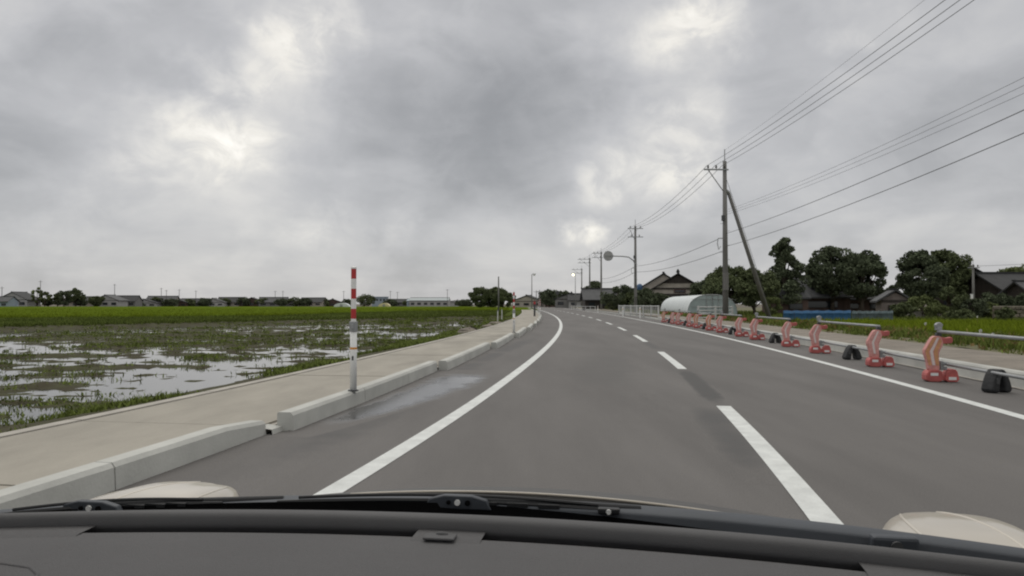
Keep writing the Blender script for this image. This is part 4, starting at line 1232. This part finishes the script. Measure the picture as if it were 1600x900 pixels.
rail_fence(at(896, 150, .1), at(930, 128, .1), .7, 'short distant pale guard fence along the road', 6, 2)
# delineators
for k, (u, y) in enumerate(((973, 64), (1000, 60), (934, 100), (893, 150))):
    t = empty('delineator', at(u, y, .1)); tag(t, f'short white roadside delineator, {ORD[k]} of four along the right verge', 'delineator', 'white delineators on the right verge')
    MB().tube([(0, 0, 0), (0, 0, .8)], .05, 8).build('shaft', M_white, t); MB().tube([(0, 0, .8), (0, 0, .86)], [.05, .02], 8).build('cap', M_white, t)
    MB().box((0, -.055, .68), (.07, .02, .07)).build('reflector', M_orange, t)

# ------------------------------------------------------------------ far village on the left
WALLS = [M_wallg, M_wallw, M_wallb, M_wallr]
VIL = [(2, 330, 10, 2.8, 4.6, 'pale blue'), (30, 345, 15, 3.6, 6.8, 'large brown'), (128, 370, 15, 2.8, 5.0, 'low grey'), (172, 372, 13, 3.4, 5.8, 'pale grey'), (198, 385, 12, 3.2, 5.6, 'dark'), (232, 400, 14, 2.2, 4.0, 'flat dark'), (255, 405, 15, 3.2, 5.6, 'grey'), (282, 410, 11, 2.4, 4.2, 'small dark'),
       (306, 420, 15, 2.4, 4.4, 'wide dark'), (335, 420, 12, 2.6, 4.6, 'whitish'), (362, 430, 14, 2.8, 5.2, 'grey'), (395, 430, 13, 3.0, 5.0, 'dark'), (428, 430, 15, 2.8, 5.2, 'brown'), (448, 435, 12, 2.4, 4.2, 'pale'), (490, 435, 14, 2.8, 5.0, 'dark grey'), (520, 440, 11, 2.4, 4.4, 'small brown'), (622, 440, 13, 2.6, 4.2, 'grey'), (715, 420, 16, 2.4, 3.6, 'long low')]
for k, (u, y, w, ev, rd, nm) in enumerate(VIL):
    wallm = {'pale blue': M_bluew, 'whitish': M_wallw, 'pale': M_wallw, 'pale grey': M_wallw}.get(nm, WALLS[k % 4])
    gable_house('village_house', u, y, w, 8, ev, rd, random.uniform(-.25, .25), f'{nm} tiled house across the rice field, {ORD[k] if k < 15 else ["sixteenth", "seventeenth", "eighteenth"][k - 15]} along the village from the picture\'s edge', wallm, M_tile if k % 3 else M_tilel, 'X' if k % 2 == 0 else 'Y', .7, 'village houses across the field', windows=3, base=-.4)
VT = [(58, 340, 5, 10), (70, 342, 5, 8), (76, 350, 6, 6), (100, 345, 8, 8), (118, 350, 9, 9), (126, 352, 8, 6.5), (150, 360, 8, 5.5), (90, 345, 5, 6.5), (212, 390, 8, 4.2), (245, 400, 8, 5.0), (320, 415, 9, 4.6), (350, 425, 8, 4.8), (380, 425, 9, 5.2), (410, 428, 9, 4.8), (460, 432, 10, 5.2), (478, 432, 9, 5.0), (505, 436, 10, 4.6), (545, 436, 9, 4.2), (570, 400, 12, 6.4), (610, 430, 9, 4.0), (640, 430, 8, 3.6), (725, 390, 10, 4.0), (268, 400, 9, 4.4), (440, 420, 8, 4.4), (295, 410, 8, 4.0)]
ORD2 = lambda k: ORD[k] if k < 15 else ['sixteenth', 'seventeenth', 'eighteenth', 'nineteenth', 'twentieth', 'twenty-first', 'twenty-second', 'twenty-third', 'twenty-fourth', 'twenty-fifth'][k - 15]
for k, (u, y, w, h) in enumerate(sorted(VT)):
    light = 55 < u < 75
    tree('village_tree', u, y, w, h, f'{"thin pale" if light else "dark"} tree among the far village houses, {ORD2(k)} along the row', M_leafl if light else (M_leafm if k % 2 else M_leafd), .08, 22 if light else 30, 30 if light else 55, .55, base=-.4, group='trees of the far village')
FP = [(3, 330, 9), (63, 340, 12), (179, 380, 11.5), (252, 400, 10), (260, 402, 9), (280, 410, 9.5), (306, 420, 9), (430, 430, 9), (442, 430, 9), (537, 430, 9), (610, 430, 9), (621, 430, 8.5), (699, 380, 9), (843, 240, 6), (838, 250, 6)]
for k, (u, y, h) in enumerate(FP):
    t = empty('village_pole', at(u, y, -.4)); tag(t, f'thin far utility pole above the village roofs, {ORD[k]} along the horizon', 'utility pole', 'far poles above the village')
    MB().tube([(0, 0, 0), (0, 0, h)], [.16, .11], 6).build('shaft', M_pole, t); MB().box((0, 0, h - .5), (1.8, .12, .12)).build('crossarm', M_steel, t)
# white works hall, pale blue block, plastic tunnels
t = gable_house('works_hall', 672, 400, 20, 12, 3.2, 4.6, 0, 'long white works hall with pale roof across the fields', M_wallw, mat('pale_roof', (.30, .34, .35), .6, .1, 1), 'X', .3, windows=6, cat='hall', base=-.3)
gable_house('works_hall', 651, 402, 9, 10, 3.0, 4.0, 0, 'pale blue annex at the works hall\'s end', M_bluew, mat('pale_roof2', (.26, .32, .35), .6, .1, 1), 'X', .3, windows=2, cat='hall', base=-.3)
t = empty('apartment_block', at(594, 460, -.4)); tag(t, 'pale blue flat-roofed block behind the village', 'building')
MB().box((0, 0, 2.6), (8.5, 8, 5.8)).build('wall', M_bluew, t); MB().box((0, 0, 5.7), (9.2, 8.6, .5)).build('roof', M_bluew, t)
for k in range(4):
    MB().box((-3 + k * 2, -4.03, 4.0), (1.2, .08, 1.2)).build('window', M_glass, t)
for k, (u, y, w, m, lab) in enumerate(((535, 300, 3.0, M_film, 'small white plastic tunnel in the far green field'), (601, 320, 2.4, mat('cream_sheet', (.62, .55, .32), .6), 'small cream coloured cover in the far green field'))):
    t = empty('field_tunnel', at(u, y, .0)); tag(t, lab, 'tunnel')
    pf = [(math.cos(math.pi * i / 10) * w, math.sin(math.pi * i / 10) * 1.6) for i in range(11)]
    MB().prism(pf, -2, 2, 'Y').build('cover', m, t, False); MB().box((0, -2.05, .5), (1, .05, 1)).build('door', M_steel, t)
# roofs at the end of the road
ER = [(826, 265, 10, 2.2, 4.0, 'dark low'), (866, 290, 11, 2.2, 3.8, 'brown low'), (893, 240, 10, 2.8, 4.6, 'dark tiled'), (912, 236, 9, 2.4, 4.2, 'grey tiled')]
for k, (u, y, w, ev, rd, nm) in enumerate(ER):
    gable_house('roadside_house', u, y, w, 7, ev, rd, random.uniform(-.3, .3), f'{nm} house at the far end of the road, {ORD[k]} of four across', WALLS[(k + 2) % 4], M_tile, 'X' if k % 2 else 'Y', .6, 'houses at the far end of the road', windows=3)

# ------------------------------------------------------------------ the car we sit in
YAW = R(9.0)
car = empty('car', (-.18 * math.cos(YAW), .18 * math.sin(YAW), 0), -YAW)
tag(car, 'beige car seen from inside: dashboard, wipers and hood', 'car')
XC = 0.0     # car centre line in car coordinates; the camera sits .18 to its right
def lip(x, y0, k, z):
    return (x, y0 - k * x * x, EYE - z)
XS = [(-.78 + 1.56 * i / 60) for i in range(61)]
def loft(name, prof, m, parent=car, smooth=True, xs=XS, warp=None):
    rows = [[lip(x, y0, k, z + (warp(x, y0) if warp else 0)) for x in xs] for (y0, k, z) in prof]
    return MB().sheet(rows).build(name, m, parent, smooth)
dash = loft('dashboard', [(.10, .1, .42), (.18, .12, .30), (.30, .15, .272), (.50, .2, .262), (.66, .22, .256), (.76, .24, .2520), (.805, .25, .2505), (.809, .25, .252), (.811, .25, .258), (.812, .25, .30)], M_dash)
lp = loft('front_lip', [(.836, .26, .27), (.829, .258, .2532), (.8275, .257, .2512), (.8275, .257, .2475), (.829, .258, .2408), (.8315, .26, .2374), (.836, .265, .2359), (.842, .275, .2351), (.847, .28, .2358), (.851, .28, .241), (.853, .28, .30)], M_dashd, dash)
loft('defroster_slot', [(.80, .25, .285), (.842, .258, .285), (.842, .258, .264)], M_black, dash)
# pieces that bridge the slot: centre sensor and the two ends
def bridge(name, x0, x1, m, yA=.792, yB=.831, z=.2495):
    xs = [x0 + (x1 - x0) * i / 8 for i in range(9)]
    rows = [[lip(x, yA, .25, z + .0015) for x in xs], [lip(x, yA + .008, .25, z) for x in xs], [lip(x, yB, .256, z - .001) for x in xs], [lip(x, yB, .256, z + .03) for x in xs]]
    return MB().sheet(rows).build(name, m, dash, True)
bridge('slot_bridge', -.055, .020, M_dash)
bridge('slot_bridge', -.74, -.416, M_dash)
bridge('slot_bridge', .393, .74, M_dash)
s = MB(); s.box((-.024, .799, EYE - .2475), (.034, .018, .003)); s.build('sensor_plate', M_dashd, dash, False, .0015)
s = MB(); q = []
for i in range(13):
    for j in range(5):
        a, c_ = 2 * math.pi * i / 12, j / 4 * math.pi / 2
        q.append((-.023 + .007 * math.cos(a) * math.cos(c_), .804 + .003 * math.sin(a) * math.cos(c_), EYE - .2462 + .003 * math.sin(c_)))
s.add(q, [(i * 5 + j, (i + 1) * 5 + j, (i + 1) * 5 + j + 1, i * 5 + j + 1) for i in range(12) for j in range(4)]); s.build('sensor_dome', M_dashd, dash, True)
# airbag seam: a shallow raised line
pts = [(-.74, .655), (-.62, .662), (-.50, .668), (-.43, .669), (-.395, .664), (-.375, .650), (-.366, .63), (-.362, .58), (-.365, .50), (-.37, .40)]
pts3 = [(x, y - 0, EYE - np.interp(y + .235 * x * x, [.18, .30, .50, .66, .76], [.30, .272, .262, .256, .2515]) + .0006) for x, y in pts]
pp = []
for a, c_ in zip(pts3[:-1], pts3[1:]):
    for k in range(4):
        f = k / 4; x = a[0] + (c_[0] - a[0]) * f; yv_ = a[1] + (c_[1] - a[1]) * f
        pp.append((x, yv_, EYE - float(np.interp(yv_ + .235 * x * x, [.18, .30, .50, .66, .76], [.30, .272, .262, .256, .2515])) + .0004))
MB().tube([(a_, b_, c_ - .0014) for a_, b_, c_ in pp], .0022, 8).build('airbag_seam', M_dash, dash, True)
# black glass border below the windscreen, cowl, hood
loft('windscreen_border', [(.85, .28, .26), (.93, .26, .285), (1.03, .22, .325), (1.084, .2, .36), (1.086, .2, .2865)], M_black, warp=lambda x, y: (.03 * x * x + .045 * max(0, x + .05)) if y > 1.0845 else 0)
loft('cowl_panel', [(1.0885, .2, .36), (1.0888, .2, .292), (1.092, .2, .2885), (1.125, .21, .287), (1.135, .22, .2885), (1.137, .22, .33)], M_cowl, warp=lambda x, y: .03 * x * x)
HX = [(-.66 + 1.32 * i / 50) for i in range(51)]
hood = loft('hood', [(1.142, .24, .33), (1.143, .24, .2875), (1.148, .24, .2845), (1.16, .24, .2853), (1.25, .24, .303), (1.35, .26, .324), (1.45, .28, .349), (1.53, .3, .376), (1.60, .32, .41), (1.66, .34, .47), (1.68, .36, .60)], M_hood, xs=HX, warp=lambda x, y: .13 * x * x)
MB().tube([lip(-.25 + .56 * i / 24, 1.146, .24, .2838 + .13 * (-.25 + .56 * i / 24) ** 2) for i in range(25)], .0022, 6).build('hood_edge_highlight', M_beige, hood, True)  # thin beige bead imitates the bright highlight on the hood's rear edge
def headlight_pod(sg):
    s = MB(); rows = []
    n, m_ = 26, 18
    for i in range(n + 1):
        t_ = i / n
        yq = 1.02 + .56 * t_
        env = math.sin(math.pi * min(1, t_ * 1.0) ** .8) ** .6 if 0 < t_ < 1 else 0
        row = []
        for j in range(m_ + 1):
            a = math.pi * j / m_
            wx = .134 * max(env, .02)
            hz = .068 * max(env, .02)
            x = sg * .705 - math.cos(a) * wx
            crest = 1 + .10 * math.exp(-((a - 1.57 - sg * .45 - .5 * (t_ - .5)) / .13) ** 2) - .05 * math.exp(-((a - 1.57 + sg * .2) / .3) ** 2)
            row.append((x, yq, EYE - .412 + hz * (math.sin(a) ** .8) * crest))
        rows.append(row)
    s.sheet(rows)
    pod = s.build('headlight_pod', M_beige, car, True)
    for jj in (m_ // 2 - sg * 4, m_ // 2 + sg * 1):
        MB().tube([Vector(rows[i][jj]) + Vector((0, 0, -.0012)) for i in range(4, 23)], .0026, 8).build('crease', M_crease, pod, True)
    return pod
headlight_pod(-1); headlight_pod(1)
def fender(sg):
    rows = []
    for yq in [.75, .95, 1.1, 1.25, 1.4, 1.52, 1.6, 1.64]:
        dr = np.interp(yq, [.75, 1.1, 1.4, 1.6, 1.64], [.37, .375, .40, .45, .6])
        rows.append([(sg * x, yq, EYE - dr - z) for x, z in ((.54, .0), (.64, .0), (.74, .008), (.80, .03), (.83, .08), (.835, .4))])
    return MB().sheet(rows).build('fender', M_beige, car, True)
fender(-1); fender(1)
# wipers
def wiper(xa, xb, bx, side, k=.21, y0=1.095):
    w = empty('wiper'); w.parent = car
    n = 16
    def cv(x, dy=0, dz=0):
        return Vector((x, y0 + dy - k * x * x, EYE - .2935 + dz * .8 - .03 * x * x))
    MB().tube([cv(xa + (xb - xa) * i / n, 0, .006 + .004 * math.sin(math.pi * i / n)) for i in range(n + 1)], .003, 6).build('blade', M_wiper, w)
    MB().tube([cv(xa + .03 + (xb - xa - .06) * i / n, .004, .013 + .006 * math.sin(math.pi * i / n)) for i in range(n + 1)], .0024, 6).build('blade_holder', M_wiper, w)
    s = MB(); c0 = cv(bx, -.004, .008)
    s.prism([(c0.x - .05, c0.z - .008), (c0.x + .05, c0.z - .008), (c0.x + .042, c0.z + .006), (c0.x + .02, c0.z + .0115), (c0.x - .02, c0.z + .0115), (c0.x - .042, c0.z + .006)], c0.y - .006, c0.y + .006, 'Y')
    br = s.build('bracket', M_cowl, w, False, .002)
    for dx, m, r in ((0, M_white, .0042), (-.013, M_black, .003), (.015, M_black, .004)):
        MB().tube([(c0.x + dx, c0.y - .0085, c0.z + .002), (c0.x + dx, c0.y - .005, c0.z + .002)], r, 12).build('rivet', m, br)
    MB().tube([cv(bx, .0, .012), cv(bx + side * .10, .006, .012), cv(bx + side * .26, .02, .004)], [.004, .0045, .006], 8).build('arm', M_wiper, w, True)
    MB().tube([cv(bx + side * .26, .02, -.01), cv(bx + side * .26, .02, .007)], .010, 12).build('pivot_cap', M_wiper, w)
    for i in range(3):
        MB().box(cv(xa + (xb - xa) * (.62 + .09 * i), -.003, .008), (.03, .006, .005)).build('blade_claw', M_wiper, w)
    return w
wiper(-.34, .16, -.071, 1)
wiper(-.74, -.42, -.60, 1)
for x, z in ((.145, .286), (-.70, .292)):
    q = lip(x, 1.083, .2, z + .03 * x * x)
    nb = MB().box(q, (.03, .012, .008)).build('washer_nozzle', M_wiper, car, False, .002)
    MB().tube([(q[0], q[1] - .0085, q[2]), (q[0], q[1] - .006, q[2])], .0035, 10).build('nozzle_tip', M_white, nb)
for sg in (1,):
    q = lip(sg * .50, 1.078, .2, .30)
    c0 = MB().box(q, (.055, .02, .022)).build('cowl_clip', M_cowl, car, False, .004)
    MB().tube([(q[0], q[1] - .014, q[2]), (q[0], q[1] - .009, q[2])], .007, 16).build('clip_screw', M_dark, c0)
# windscreen, pillars and roof (above and beside the view)
xs = [-.80 + 1.60 * i / 20 for i in range(21)]
rows = []
for f in [i / 8 for i in range(9)]:
    rows.append([(x * (1 - .12 * f), (1.086 - .2 * x * x) * (1 - f) + (.20 - .1 * x * x) * f, (EYE - .30) * (1 - f) + (EYE + .34) * f + .05 * math.sin(math.pi * f)) for x in xs])
MB().sheet(rows).build('windscreen', mg, car, True)
for sg in (-1, 1):
    MB().tube([(sg * .86, .86, EYE - .32), (sg * .80, .52, EYE + .05), (sg * .70, .12, EYE + .36)], [.045, .04, .045], 10).build('pillar', M_head, car, True)
rows = [[(x, yq, EYE + .36 + .05 * (1 - (x / .62) ** 2)) for x in [-.62 + 1.24 * i / 12 for i in range(13)]] for yq in (.2, -.3, -.9, -1.5)]
MB().sheet(rows).build('roof_panel', M_head, car, True)
